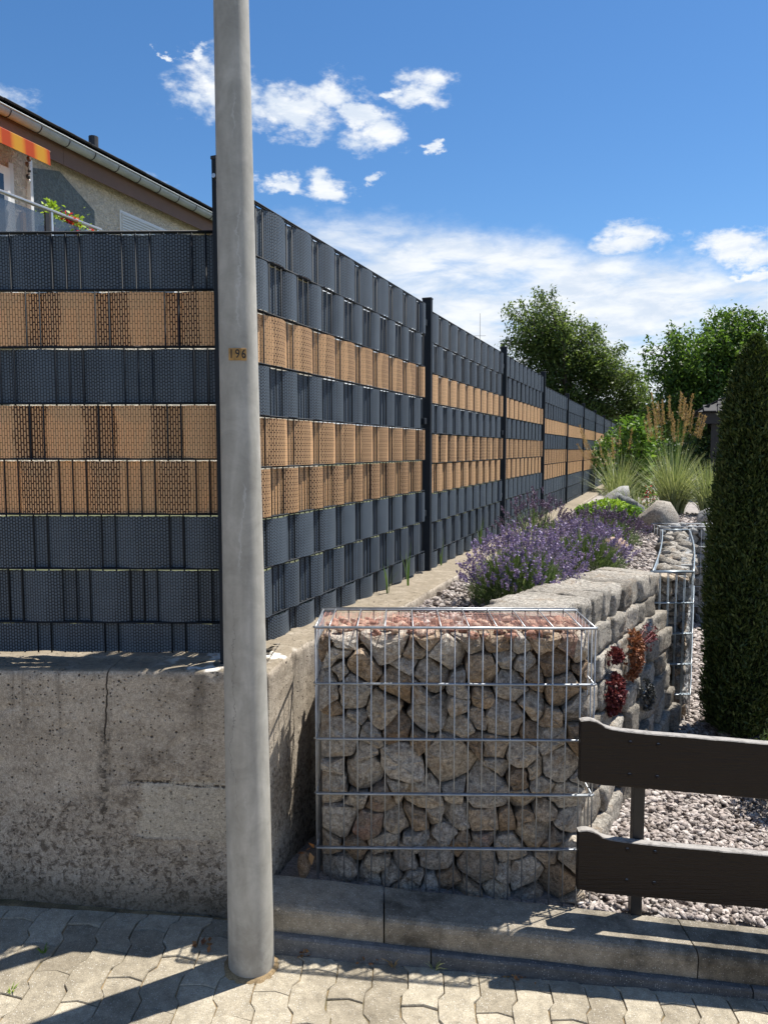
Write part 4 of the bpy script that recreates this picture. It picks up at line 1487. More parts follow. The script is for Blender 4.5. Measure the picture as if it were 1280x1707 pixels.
def succulent(name, pt, w, h, m, label, n=130, stems=0):
    t = thing(name, pt, label, 'succulent', math.atan2(wall_dir[1], wall_dir[0]), 'succulents growing in the stone wall')
    P = []; O = []
    for k in range(n):
        a = rng.uniform(0, 2 * math.pi); r = math.sqrt(rng.uniform(0, 1))
        x = r * math.cos(a) * w / 2; z_ = r * math.sin(a) * h / 2
        y = -0.055 * math.sqrt(max(0, 1 - r * r)) - 0.01 + rng.normal(0, 0.004)
        c = np.array([x, y, z_])
        out = np.array([x / w, -0.5, z_ / h + 0.25]); out /= np.linalg.norm(out)
        for q in range(14):
            P.append(c + rng.normal(size=3) * 0.003); O.append(out)
    V, F = leaves(np.array(P), 0.017, 0.0, 0.6, np.array(O), 0.9)
    link('rosettes', np_mesh('rosettes', V, F, m), t)
    if stems:
        mb_ = MB(); tips = []
        for k in range(stems):
            b = (rng.uniform(-0.1, 0.3) * w, -0.03, rng.uniform(-0.1, 0.2) * h)
            e = (b[0] + rng.uniform(0.06, 0.15), b[1] - rng.uniform(0.02, 0.08), b[2] + rng.uniform(0.04, 0.13))
            mb_.tube([b, ((b[0] + e[0]) / 2, (b[1] + e[1]) / 2 - 0.01, (b[2] + e[2]) / 2 + 0.015), e], 0.0022, 4)
            tips += [np.array(e) + rng.normal(size=3) * 0.01 for _ in range(14)]
        mb_.build('flower_stems', 'sedum_red', t, True)
        V, F = leaves(np.array(tips), 0.014, 0.0, 0.6)
        link('flower_heads', np_mesh('flower_heads', V, F, 'sedum_red'), t)
    return t


succulent('succulent', wall_pt(1.14, 0.58), 0.24, 0.25, 'sedum_rust', 'rust brown succulent clump with pink flower stalks hanging in the stone wall', 190, 14)
succulent('succulent', wall_pt(0.70, 0.50), 0.20, 0.19, 'sedum_red', 'deep red succulent growing low between blocks next to the gabion edge', 170)
succulent('succulent', wall_pt(0.76, 0.665), 0.17, 0.06, 'sedum_red', 'small flat red succulent tucked above a pale block by the gabion corner', 60)
succulent('succulent', wall_pt(1.30, 0.33), 0.12, 0.16, 'sedum_dark', 'dark grey succulent in a joint low in the stone wall', 90)

# ------------------------------------------------------------------ gravel (countless: one object each)
def inside(x, y, poly):
    c = np.zeros(len(x), bool)
    n = len(poly)
    for k in range(n):
        xa, ya = poly[k]; xb, yb = poly[(k + 1) % n]
        with np.errstate(divide='ignore', invalid='ignore'):
            c ^= ((ya > y) != (yb > y)) & (x < (xb - xa) * (y - ya) / (yb - ya + 1e-12) + xa)
    return c


base_peb = [rock(900 + k, (1.0, 0.62 + 0.05 * k, 0.34 + 0.03 * k), 1 if k < 0 else 0, planes=6, cut=(0.55, 0.9), rough=0.12) for k in range(6)]


def pebbles(name, label, xy, zf, size, m):
    n = len(xy)
    parts = []
    kind = rng.integers(0, 6, n)
    for k in range(6):
        q = xy[kind == k]; nn = len(q)
        if not nn: continue
        V, F = base_peb[k]
        s = np.clip(rng.lognormal(0, 0.27, nn), 0.5, 1.7) * (size[kind == k] if hasattr(size, '__len__') else size)
        a = rng.uniform(0, 2 * math.pi, nn); tx = rng.normal(0, 0.32, nn); ty = rng.normal(0, 0.32, nn)
        ca, sa = np.cos(a), np.sin(a)
        v = V[None] * s[:, None, None] * np.stack([np.ones(nn), rng.uniform(0.7, 1.15, nn), rng.uniform(0.8, 1.25, nn)], 1)[:, None, :]
        x = v[..., 0] * ca[:, None] - v[..., 1] * sa[:, None]; y = v[..., 0] * sa[:, None] + v[..., 1] * ca[:, None]
        z_ = v[..., 2] + x * tx[:, None] + y * ty[:, None]
        P = np.stack([x + q[:, 0:1], y + q[:, 1:2], z_ + (zf(q[:, 0], q[:, 1]) + rng.uniform(-0.002, 0.014, nn))[:, None]], -1)
        parts.append((P.reshape(-1, 3), (F[None] + np.arange(nn)[:, None, None] * len(V)).reshape(-1, 3)))
    V, F = merge(parts)
    o = link(name, np_mesh(name, V, F, m))
    tag(o, label, 'gravel', kind='stuff')


# lower yard
N = 76000
xy = rng.uniform((0.70, 2.60), (4.2, 7.6), (N, 2))
d = np.clip((xy[:, 1] - 2.6) / 5, 0, 1)
keep = (rng.uniform(0, 1, N) < 1 - 0.5 * d) & (xy[:, 1] > kerb_y(xy[:, 0]) + 0.19)
wl = np.stack([xy[:, 0] - 0.78, xy[:, 1] - 2.90], 1)
keep &= np.where(xy[:, 1] < 4.75, wl @ wn_ > -0.03, xy[:, 0] > 1.96 + 0.385 * (xy[:, 1] - 4.86)) & (xy[:, 0] < 2.3 + 0.38 * (xy[:, 1] - 2.6))
xy = xy[keep]
dd = np.clip((xy[:, 1] - 2.6) / 5, 0, 1)
pebbles('gravel', 'pinkish grey crushed gravel covering the yard beyond the brown rail', xy, yard_z, 0.0165 * (1 + 0.55 * dd), 'pebbles')
# raised bed
N = 50000
xy = rng.uniform((-0.4, 2.98), (5.2, 10.5), (N, 2))
keep = inside(xy[:, 0], xy[:, 1], bedP) & (rng.uniform(0, 1, N) < np.interp(xy[:, 1], [3, 6, 10.5], [1.0, 0.75, 0.5]))
keep &= xy[:, 0] > fence_x(xy[:, 1]) + 0.22
xy = xy[keep]
pebbles('gravel', 'pale gravel spread round the lavender in the raised bed', xy, lambda x, y: bed_z(y), 0.0185 * np.interp(xy[:, 1], [3, 6, 10.5], [1.0, 1.15, 1.5]), 'pebbles')

# ------------------------------------------------------------------ brown plank rail by the kerb
bf = thing('plank_fence', (0.669, 2.550, 0.0), 'dark brown two-plank wooden fence on a short steel post beside the gabion', 'fence', -0.04)
SL = -0.075


def plank(z0, z1, seed):
    rr = random.Random(seed)
    L = 2.3
    top = [(0.0, z1 - 0.004), (0.012, z1 + 0.001), (0.03, z1 + 0.004), (0.05, z1 + 0.001), (0.066, z1 - 0.006), (0.082, z1 - 0.016), (0.105, z1 - 0.0215), (0.15, z1 - 0.025), (0.24, z1 - 0.027)]
    for x in np.arange(0.32, L, 0.06):
        top.append((float(x), z1 - 0.026 + rr.gauss(0, 0.0006)))
    bot = [(float(x), z0 + rr.gauss(0, 0.0006) + (0.006 if x < 0.01 else 0)) for x in np.arange(0.0, L, 0.08)]
    poly = [(x, z + SL * x) for x, z in bot + top[::-1]]
    mb_ = MB(); n = len(poly)
    c = np.mean(poly, 0)
    th = 0.034; b = 0.003
    rings = []
    P = np.array(poly)
    e = np.roll(P, -1, 0) - np.roll(P, 1, 0); e /= np.linalg.norm(e, axis=1, keepdims=True)
    inn = np.stack([-e[:, 1], e[:, 0]], 1)
    for (y, s) in ((0.0, b), (b, 0.0), (th - b, 0.0), (th, b)):
        Q = P + inn * s
        mb_.v += [(q[0], y, q[1]) for q in Q]
    for k in range(3):
        for j in range(n):
            a = k * n + j; q = k * n + (j + 1) % n
            mb_.face((a, q, q + n, a + n))
    mb_.face(range(n)); mb_.face([3 * n + j for j in range(n)][::-1])
    o = mb_.build('plank', 'brown_paint', bf); fix_normals(o.data)
    return o


for z0, z1, sd_, bz in ((0.508, 0.729, 3, (0.667, 0.554)), (0.120, 0.339, 5, (0.288, 0.177))):
    p = plank(z0, z1, sd_)
    for lx in (0.168, 0.262, 1.75, 1.84):
        for z in bz:
            q = MB()
            q.tube([(0, 0.002, 0), (0, -0.0025, 0), (0, -0.0042, 0)], [0.0072, 0.0066, 0.003], 8)
            o = q.build('bolt', 'brown_paint', p, True); o.location = (lx, 0, z + SL * lx)
for lx in (0.215, 1.79):
    xw = 0.669 + lx
    o = MB().bevbox(-0.0195, 0.0195, 0.036, 0.076, float(kerb_z(xw)) - 0.06, 0.680 + SL * lx, 0.003).build('post', 'dark_paint', bf); o.location = (lx, 0, 0)

# ------------------------------------------------------------------ plants in the bed
def lavender(loc, w, h, m_f, label, nst=260, nleaf=5200, rz=0.0, sq=0.8):
    t = thing('lavender', loc, label, 'lavender', rz, 'lavender bushes in the raised bed')
    # leafy cushion
    u1 = rng.uniform(0, 1, nleaf); ph = rng.uniform(0, 2 * math.pi, nleaf)
    th_ = np.arccos(1 - u1 * 0.97)
    rad = rng.uniform(0.35, 1.0, nleaf) ** 0.6
    lump = 1 + 0.16 * vnoise(np.stack([np.cos(ph) * 2, np.sin(ph) * 2, th_ * 2], 1), 1.0, int(w * 1000), 3)
    dirs = np.stack([np.sin(th_) * np.cos(ph), np.sin(th_) * np.sin(ph), np.cos(th_)], 1)
    P = dirs * (rad * lump)[:, None] * np.array([w * 0.44, w * 0.44 * sq, h * 0.66])
    P[:, 2] += 0.0
    tip = dirs * np.array([1, 1, 1.2]) + np.array([0, 0, 0.7]); tip /= np.linalg.norm(tip, axis=1, keepdims=True)
    tip = tip * rng.uniform(0.028, 0.058, nleaf)[:, None] + rng.normal(size=(nleaf, 3)) * 0.010
    V, F = blades(P, tip, 0.05, 0.0042, 2)
    o = link('foliage', np_mesh('foliage', V, F, 'lavender_leaf'), t); o['kind'] = 'stuff'
    # stems and spikes
    u1 = rng.uniform(0, 1, nst); ph = rng.uniform(0, 2 * math.pi, nst); th_ = np.arccos(1 - u1 * 0.66)
    dirs = np.stack([np.sin(th_) * np.cos(ph), np.sin(th_) * np.sin(ph), np.cos(th_)], 1)
    B = dirs * np.array([w * 0.30, w * 0.30 * sq, h * 0.40])
    E = dirs * np.array([w * 0.54, w * 0.54 * sq, h * 0.93]) * rng.uniform(0.85, 1.12, nst)[:, None] + rng.normal(size=(nst, 3)) * 0.014
    E[:, 2] = np.maximum(E[:, 2], 0.06)
    V, F = blades(B, E - B, 0.06, 0.0028, 3)
    o = link('flower_stems', np_mesh('flower_stems', V, F, 'lavender_leaf'), t); o['kind'] = 'stuff'
    ax = (E - B); ax[:, 2] += 0.10; ax /= np.linalg.norm(ax, axis=1, keepdims=True)
    Q = []; O = []
    for k in range(7):
        for _ in range(4):
            L = rng.uniform(0.035, 0.055, nst)
            Q.append(E + ax * (L * (k / 6.0 - 0.35))[:, None] + rng.normal(size=(nst, 3)) * 0.0032 * (1.2 - k * 0.1)); O.append(ax)
    V, F = leaves(np.concatenate(Q), 0.0135, 0.0, 0.62, np.concatenate(O), 0.8)
    o = link('flowers', np_mesh('flowers', V, F, m_f), t); o['kind'] = 'stuff'
    return t


lavender((0.75, 4.22, 0.79), 0.64, 0.42, 'lavender_flower', 'front lavender bush, green cushion with bright purple spikes, nearest the gabion', 300, 8500)
lavender((1.40, 5.40, 0.785), 0.68, 0.36, 'lavender_flower', 'middle lavender bush leaning right over the gravel, behind the bright one', 300, 5600)
lavender((1.96, 6.9, 0.775), 0.80, 0.34, 'lavender_faded', 'far lavender bush with faded mauve spikes, beside the lime green stonecrop', 300, 4200)
lavender((1.26, 6.35, 0.775), 0.62, 0.50, 'lavender_faded', 'sparse dull lavender close against the fence posts', 210, 2000)

st = rock_mesh('red_stone', 'redchips', 412, (0.14, 0.11, 0.10), 2, rough=0.08)
o = link('stone', st); o.location = (1.84, 6.18, 0.85); tag(o, 'rounded reddish stone lying among the lavender spikes', 'stone')


def boulder(loc, r, seed, m, label, rz):
    me = rock_mesh('boulder', m, seed, r, 3, planes=12, cut=(0.42, 0.72), rough=0.10)
    o = link('boulder', me); o.location = loc; o.rotation_euler = (0, 0, rz)
    tag(o, label, 'boulder', 'boulders in the raised bed')


boulder((2.84, 8.15, 0.87), (0.30, 0.26, 0.31), 7001, 'boulder', 'tan pointed boulder in front of the pale grass clump', 0.5)
boulder((2.74, 8.85, 0.90), (0.35, 0.27, 0.38), 7005, 'greystone', 'grey slanting boulder between the lime stonecrop and the tan boulder', 0.2)
boulder((3.20, 10.6, 0.86), (0.40, 0.30, 0.34), 7008, 'greystone', 'largest pale grey boulder back between the two grass clumps', 0.9)
boulder((3.72, 8.75, 0.86), (0.22, 0.19, 0.23), 7011, 'greystone', 'small grey boulder at the foot of the pale grass clump', 0.3)
boulder((4.15, 8.6, 0.87), (0.25, 0.2, 0.25), 7013, 'greystone', 'dark grey boulder right of the grass clump, above the back gabion', 1.3)

# lime stonecrop
t = thing('stonecrop', (2.47, 8.45, 0.77), 'lime green stonecrop mound in front of the grey boulder', 'stonecrop')
n = 2600
ph = rng.uniform(0, 2 * math.pi, n); r_ = np.sqrt(rng.uniform(0, 1, n))
P = np.stack([r_ * np.cos(ph) * 0.33, r_ * np.sin(ph) * 0.28, 0.30 * np.sqrt(np.maximum(0, 1 - r_ ** 2 * 0.75)) + rng.normal(0, 0.012, n)], 1)
V, F = leaves(P, 0.035, 0.8, 0.7)
link('flower_heads', np_mesh('flower_heads', V, F, 'lime_leaf'), t)
n = 1500
ph = rng.uniform(0, 2 * math.pi, n); r_ = np.sqrt(rng.uniform(0.5, 1, n))
P = np.stack([r_ * np.cos(ph) * 0.34, r_ * np.sin(ph) * 0.29, rng.uniform(0.02, 0.24, n)], 1)
V, F = leaves(P, 0.06, 0.4, 0.6, np.stack([np.cos(ph), np.sin(ph), ph * 0], 1), 0.8)
link('foliage', np_mesh('foliage', V, F, 'bright_leaf'), t)


def grass_clump(loc, n, h, spread, m, label, plumes=0, plume_h=1.2, width=0.008, bend=0.12, pspread=0.3):
    t = thing('ornamental_grass', loc, label, 'grass clump', 0, 'ornamental grasses in the raised bed')
    a = rng.uniform(0, 2 * math.pi, n); r_ = np.sqrt(rng.uniform(0, 1, n))
    B = np.stack([np.cos(a) * r_ * spread * 0.22, np.sin(a) * r_ * spread * 0.22, np.zeros(n)], 1)
    hh = h * rng.uniform(0.45, 1.0, n)
    lean = spread * rng.uniform(0.1, 1.0, n) ** 1.1
    a2 = a + rng.normal(0, 0.5, n)
    T = np.stack([np.cos(a2) * lean, np.sin(a2) * lean, hh * (1 - 0.45 * (lean / spread) ** 2)], 1)
    V, F = blades(B, T, bend, width, 6)
    o = link('blades', np_mesh('blades', V, F, m), t); o['kind'] = 'stuff'
    if plumes:
        a = rng.uniform(0, 2 * math.pi, plumes); r_ = np.sqrt(rng.uniform(0, 1, plumes))
        B = np.stack([np.cos(a) * r_ * 0.1, np.sin(a) * r_ * 0.1, np.zeros(plumes)], 1)
        T = np.stack([np.cos(a) * r_ * pspread, np.sin(a) * r_ * pspread, plume_h * rng.uniform(0.72, 1.0, plumes)], 1)
        V, F = blades(B, T, 0.04, 0.006, 5)
        o = link('stalks', np_mesh('stalks', V, F, 'grass_green'), t); o['kind'] = 'stuff'
        E = B + T; ax = T / np.linalg.norm(T, axis=1, keepdims=True)
        Q = []; O = []
        for k in range(18):
            for _ in range(7):
                Q.append(E + ax * (0.34 * plume_h * (k / 17 - 0.85))[..., None] if False else E + ax * (0.30 * (k / 17 - 0.9)) + rng.normal(size=(plumes, 3)) * 0.009 * (1.25 - k / 17)); O.append(ax)
        V, F = leaves(np.concatenate(Q), 0.032, 0.0, 0.2, np.concatenate(O), 2.2)
        o = link('plumes', np_mesh('plumes', V, F, 'plume_tan'), t); o['kind'] = 'stuff'
    return t


grass_clump((3.95, 10.5, 0.75), 620, 1.05, 0.62, 'grass_pale', 'pale striped grass clump spilling over the boulders', width=0.011)
grass_clump((4.30, 10.1, 0.75), 420, 0.85, 0.60, 'grass_pale', 'lower pale grass clump leaning right above the back gabion', width=0.010)
grass_clump((4.18, 11.2, 0.75), 320, 1.0, 0.35, 'grass_green', 'upright feather grass with tall tan plumes beside the dark shed', plumes=34, plume_h=1.68, pspread=0.34)
grass_clump((3.62, 11.9, 0.74), 300, 1.0, 0.7, 'grass_pale', 'fountain grass with arching seed heads by the end of the fence', plumes=9, plume_h=1.30, pspread=0.6, width=0.008)
grass_clump((3.10, 9.6, 0.76), 160, 0.5, 0.45, 'grass_pale', 'small pale grass tuft behind the lime stonecrop', width=0.008)


def shrub(name, loc, r, n, size, m, label, cat, seed, core=True, flowers=None):
    t = thing(name, loc, label, cat)
    d_ = rng.normal(size=(n, 3)); d_ /= np.linalg.norm(d_, axis=1, keepdims=True)
    lump = 1 + 0.30 * vnoise(d_, 1.6, seed, 3)
    q = d_ * (rng.uniform(0.55, 1.0, n) ** 0.5 * lump)[:, None] * np.array(r)
    q[:, 2] += r[2]
    q = q[q[:, 2] > 0.0]
    V, F = leaves(q, size, 0.5, 0.5)
    link('foliage', np_mesh('foliage', V, F, m), t)
    mb_ = MB()
    for k in range(7):
        a = k * 0.9
        mb_.tube([(0, 0, 0), (math.cos(a) * r[0] * 0.25, math.sin(a) * r[1] * 0.25, r[2] * 0.8), (math.cos(a) * r[0] * 0.6, math.sin(a) * r[1] * 0.6, r[2] * 1.5)], [0.02 * r[2] + 0.004, 0.012 * r[2] + 0.003, 0.003], 5)
    mb_.build('stems', 'bark', t, True)
    if flowers:
        k = rng.integers(0, len(q), flowers[1])
        d2 = q[k] - np.array([0, 0, r[2]])
        P = np.array([0, 0, r[2]]) + d2 * 1.04
        P = np.repeat(P, 6, 0) + rng.normal(size=(len(P) * 6, 3)) * flowers[2]
        V, F = leaves(P, flowers[2] * 1.6, 0.6, 0.7)
        tag(link('flowers', np_mesh('flowers', V, F, flowers[0]), t), kind='stuff')
    return t


shrub('leafy_shrub', (4.22, 13.0, 0.72), (0.27, 0.27, 0.74), 1100, 0.12, 'bright_leaf', 'bright green upright leafy shrub behind the grasses', 'shrub', 3)
shrub('climber', (5.15, 16.2, 0.6), (0.75, 0.9, 0.85), 2600, 0.10, 'walnut_leaf', 'tangled climber with white blossoms hanging over the far fence end', 'climber', 4, flowers=('petal_white', 60, 0.03))
shrub('shrub', (6.6, 15.5, -0.1), (1.1, 1.0, 1.1), 5000, 0.10, 'hedge_leaf', 'dark green shrub in the shade beside the shed', 'shrub', 5)
shrub('shrub', (2.03, 3.58, -0.09), (0.26, 0.26, 0.20), 3800, 0.026, 'cypress_leaf', 'low rounded dark conifer at the edge of the gravel, right of the planks', 'shrub', 6)
o = shrub('red_flower', (3.42, 9.9, 0.76), (0.10, 0.10, 0.20), 160, 0.05, 'grass_green', 'red blooms poking from the pale grass clump', 'flower', 8, flowers=('petal_red', 14, 0.022))

# weeds along the fence foot and one in the paving
def weed(loc, h, n, label, m='grass_green', sp=0.05, w=0.006):
    t = thing('weed', loc, label, 'weed', 0, 'weeds sprouting from cracks and joints')
    a = rng.uniform(0, 2 * math.pi, n)
    B = np.stack([np.cos(a) * 0.004, np.sin(a) * 0.004, np.zeros(n)], 1)
    T = np.stack([np.cos(a) * sp * rng.uniform(0.2, 1, n), np.sin(a) * sp * rng.uniform(0.2, 1, n), h * rng.uniform(0.4, 1, n)], 1)
    V, F = blades(B, T, 0.08, w, 4)
    link('leaves', np_mesh('leaves', V, F, m), t)


weed((0.02, 4.18, 0.855), 0.20, 9, 'thin grass weed at the fence foot left of the nearest standing post', sp=0.06)
weed((0.14, 4.45, 0.85), 0.26, 6, 'tall single weed stalk against the lower grey strips near the post', m='bright_leaf', sp=0.05)
weed((0.80, 6.35, 0.815), 0.28, 10, 'green weed sprouting at the fence foot in the second panel', sp=0.06)
weed((0.40, 5.35, 0.83), 0.22, 6, 'faint short weed just beyond the nearest standing fence post', sp=0.04)
weed((-1.10, 2.36, float(street_z(-1.10, 2.36)) - 0.004), 0.035, 12, 'tiny green weed in the shaded paving joint', m='bright_leaf', sp=0.025, w=0.004)
weed((-1.12, 2.19, float(street_z(-1.12, 2.19)) - 0.004), 0.02, 16, 'flat yellowish weed in the sunlit paving joint', m='lime_leaf', sp=0.022, w=0.005)
weed((0.165, 2.40, float(street_z(0.165, 2.40)) - 0.004), 0.05, 14, 'green and straw weed below the kerb joint', m='grass_pale', sp=0.05, w=0.003)
weed((0.03, 2.405, float(street_z(0.03, 2.405)) - 0.004), 0.04, 22, 'dry straw coloured weed tuft along the edging stone', m='plume_tan', sp=0.04, w=0.002)


def litter(loc, n, sp, label, size=0.022):
    t = thing('leaf_litter', loc, label, 'leaf litter', 0, 'dry leaf scraps along the kerb')
    P = np.stack([rng.normal(0, sp, n), rng.normal(0, sp * 0.45, n), np.abs(rng.normal(0, 0.006, n)) + 0.003], 1)
    V, F = leaves(P, size, 1.2, 0.6)
    link('dry_leaves', np_mesh('dry_leaves', V, F, 'dry_leaf'), t)


litter((-0.265, 2.425, float(street_z(-0.265, 2.42))), 16, 0.018, 'curled dry orange leaves just right of the lamp post foot', 0.026)
litter((-0.60, 2.44, float(street_z(-0.6, 2.44))), 12, 0.02, 'reddish dry leaf scraps on the paving left of the lamp post')
litter((0.44, 2.385, float(street_z(0.44, 2.385))), 20, 0.03, 'brown plant scraps lying below the kerb under the gabion corner', 0.014)
litter((-0.07, 2.41, float(street_z(-0.07, 2.41))), 14, 0.025, 'small straw scraps along the edging stone', 0.014)
litter((-0.272, 2.640, 0.205), 4, 0.008, 'brown dry leaf caught beside the lower left corner of the gabion', 0.035)
sm = rock_mesh('loose_stone', 'porphyry', 555, (0.028, 0.03, 0.055), 2)
o = link('loose_stone', sm); o.location = (-0.285, 2.652, 0.155); tag(o, 'upright grey stone splinter between concrete wall and gabion', 'stone')

# ------------------------------------------------------------------ cypress
t = thing('cypress', (2.20, 4.62, -0.10), 'dark green columnar cypress standing in the gravel at the right edge', 'cypress')
n = 60000
zt_ = rng.uniform(0.0, 1.0, n)
Rz = np.interp(zt_, [0, 0.05, 0.3, 0.55, 0.8, 0.90, 0.96, 1.0], [0.19, 0.225, 0.230, 0.208, 0.168, 0.125, 0.070, 0.006])
ph = rng.uniform(0, 2 * math.pi, n)
lump = 1 + 0.26 * vnoise(np.stack([np.cos(ph) * 3.0, np.sin(ph) * 3.0, zt_ * 7], 1), 1.6, 5, 3)
rad = Rz * lump * (rng.uniform(0.70, 1.03, n) + 0.10 * np.maximum(0, rng.normal(0, 1, n) - 1.6))
P = np.stack([rad * np.cos(ph), rad * np.sin(ph), 0.04 + zt_ * 2.36], 1)
V, F = leaves(P, 0.034, 0.0, 0.30, np.stack([np.cos(ph) * 0.7, np.sin(ph) * 0.7, np.full(n, 1.5)], 1), 1.15)
o = link('crown', np_mesh('crown', V, F, 'cypress_leaf'), t)
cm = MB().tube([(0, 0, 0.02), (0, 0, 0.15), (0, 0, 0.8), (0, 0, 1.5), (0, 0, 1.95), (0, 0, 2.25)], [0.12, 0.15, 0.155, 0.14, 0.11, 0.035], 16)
cm.build('inner_core', 'dark_core', t, True)  # solid dark core added inside so the crown stays opaque
MB().tube([(0, 0, -0.05), (0, 0, 0.25)], [0.045, 0.035], 8).build('trunk', 'bark', t, True)


# ------------------------------------------------------------------ trees
def tree(name, base, trunk_h, lobes, leaf_m, label, n_tip, leaf_n, leaf_size, tr=0.16, seed=1, droop=0.25):
    t = thing(name, base, label, 'tree')
    rr = np.random.default_rng(seed)
    wood = MB(); P = []; T = []
    fork = np.array([0, 0, trunk_h])
    wood.tube([(0, 0, -0.2), (0.03, 0, trunk_h * 0.5), tuple(fork)], [tr * 1.25, tr, tr * 0.85], 9)
    for (c, r, wgt) in lobes:
        c = np.array(c, float); r = np.array(r, float)
        mid = fork + (c - fork) * 0.5 + rr.normal(size=3) * 0.15
        hub = c - np.array([0, 0, r[2] * 0.35])
        wood.tube([tuple(fork), tuple(mid), tuple(hub)], [tr * 0.6, tr * 0.42, tr * 0.26], 7)
        k = int(n_tip * wgt)
        for _ in range(k):
            d_ = rr.normal(size=3); d_ /= np.linalg.norm(d_)
            if d_[2] < -0.3: d_[2] *= 0.4
            e = c + d_ * r * rr.uniform(0.70, 1.08)
            s = hub if rr.uniform() < 0.6 else mid
            m_ = s + (e - s) * 0.5 + np.array([0, 0, 0.18 * np.linalg.norm(e - s)]) + rr.normal(size=3) * 0.10
            wood.tube([tuple(s), tuple(m_), tuple(e)], [tr * 0.13, tr * 0.08, 0.006], 4, False)
            nl = max(4, int(leaf_n * wgt / k * rr.uniform(0.6, 1.4)))
            tt = rr.uniform(0.32, 1.02, nl)
            q = ((1 - tt) ** 2)[:, None] * s + (2 * tt * (1 - tt))[:, None] * m_ + (tt ** 2)[:, None] * e
            spread = 0.05 + 0.17 * np.sin(np.clip(tt, 0, 1) * math.pi) 
            off = rr.normal(size=(nl, 3)) * spread[:, None]
            off[:, 2] -= np.abs(rr.normal(0, 0.08, nl))
            P.append(q + off)
    wood.build('trunk', 'bark', t, True)
    V, F = leaves(np.concatenate(P), leaf_size, 0.5, 0.48, droop=droop)
    o = link('crown', np_mesh('crown', V, F, leaf_m), t)
    return t


tree('cherry_tree', (5.9, 25.0, 0.15), 2.4, [((-1.0, 0, 5.15), (1.25, 1.2, 1.45), 0.36), ((0.25, 0.2, 4.6), (1.2, 1.2, 1.2), 0.26), ((1.25, -0.2, 4.0), (1.15, 1.1, 1.05), 0.24), ((-0.9, -0.1, 3.6), (1.2, 1.0, 1.0), 0.24), ((0.6, 0.1, 3.0), (1.4, 1.1, 1.0), 0.22), ((2.1, 0.0, 2.9), (0.9, 0.9, 0.9), 0.16)],
     'cherry_leaf', 'loose drooping cherry tree rising behind the middle of the long fence', 220, 30000, 0.108, seed=3)
tree('walnut_tree', (8.85, 20.5, -0.25), 2.0, [((-0.9, 0, 4.1), (1.25, 1.2, 1.15), 0.30), ((0.5, 0.2, 4.6), (1.1, 1.2, 1.15), 0.30), ((1.7, 0, 4.2), (1.3, 1.2, 1.1), 0.24), ((-0.9, -0.4, 2.8), (1.3, 1.0, 0.9), 0.26), ((0.9, -0.3, 2.8), (1.6, 1.0, 1.0), 0.28)],
     'walnut_leaf', 'dense green tree behind the shed and the cypress', 220, 32000, 0.120, seed=6, droop=0.15)

# far hedge that closes the garden, one dark mass
P = []
n = 26000
xs = rng.uniform(2, 34, n); yy = 34 + rng.normal(0, 0.6, n)
hz_ = 3.1 + 0.6 * vnoise(np.stack([xs, xs * 0, xs * 0], 1), 0.7, 4, 3)
zz2 = -0.5 + rng.uniform(0, 1, n) ** 0.8 * (hz_ + 0.5)
V, F = leaves(np.stack([xs, yy, zz2], 1), 0.32, 0.5, 0.6)
o = link('hedge', np_mesh('hedge', V, F, 'hedge_leaf'))
tag(o, 'far dark hedge closing off the garden below the trees', 'hedge', kind='stuff')

# ------------------------------------------------------------------ shed
sh = thing('shed', (5.75, 13.9, -0.12), 'dark open garden shed with tiled roof half hidden by the cypress', 'shed', R(-21.5))
mb = MB()
mb.box(0.12, 0.30, 0.15, 0.33, 0.0, 2.42)
mb.build('post', 'dark_paint', sh)
MB().box(3.0, 3.18, 0.15, 0.33, 0.0, 2.42).build('post', 'dark_paint', sh)
MB().box(0.10, 3.3, 2.4, 2.5, 0.0, 2.5).build('back_wall', 'dark_paint', sh)
MB().box(3.2, 3.3, 0.4, 2.4, 0.0, 2.5).build('side_wall', 'dark_paint', sh)
MB().box(-0.05, 3.5, 0.0, 0.06, 2.22, 2.42).build('fascia', 'dark_paint', sh)
mb = MB(); mb.box(-0.05, 0.02, 0.06, 2.6, 2.22, 2.42); mb.build('fascia', 'dark_paint', sh)
rf = MB()
rf.v = [(-0.12, -0.08, 2.43), (3.6, -0.08, 2.43), (3.6, 2.7, 2.43), (-0.12, 2.7, 2.43), (1.0, 1.3, 3.05), (2.5, 1.3, 3.05)]
for f in ((0, 1, 5, 4), (1, 2, 5), (2, 3, 4, 5), (3, 0, 4), (0, 3, 2, 1)): rf.face(f)
ro = rf.build('roof', 'roof_tile', sh)
tm_ = MB().bevbox(-0.10, 0.10, -0.16, 0.16, 0.0, 0.025, 0.006).mesh('roof_tile', 'roof_tile')
rr_ = random.Random(2)
for side_i in range(2):
    for r_ in range(4):
        f = (r_ + 0.3) / 4.6
        if side_i == 0:
            n_t = int(16 * (1 - 0.5 * f))
            for k in range(n_t):
                x = -0.12 + 1.12 * f + (3.72 - 2.22 * f) * (k + 0.5) / n_t
                o = link('roof_tile', tm_, ro); o.location = (x, -0.08 + 1.38 * f, 2.44 + 0.62 * f); o.rotation_euler = (R(22), 0, rr_.gauss(0, 0.03))
        else:
            n_t = int(12 * (1 - 0.85 * f))
            for k in range(n_t):
                y = -0.08 + 1.38 * f + (2.78 - 2.76 * f) * (k + 0.5) / max(1, n_t)
                o = link('roof_tile', tm_, ro); o.location = (-0.12 + 1.12 * f, y, 2.44 + 0.62 * f); o.rotation_euler = (R(28), 0, R(-90) + rr_.gauss(0, 0.03))
litter_y = None

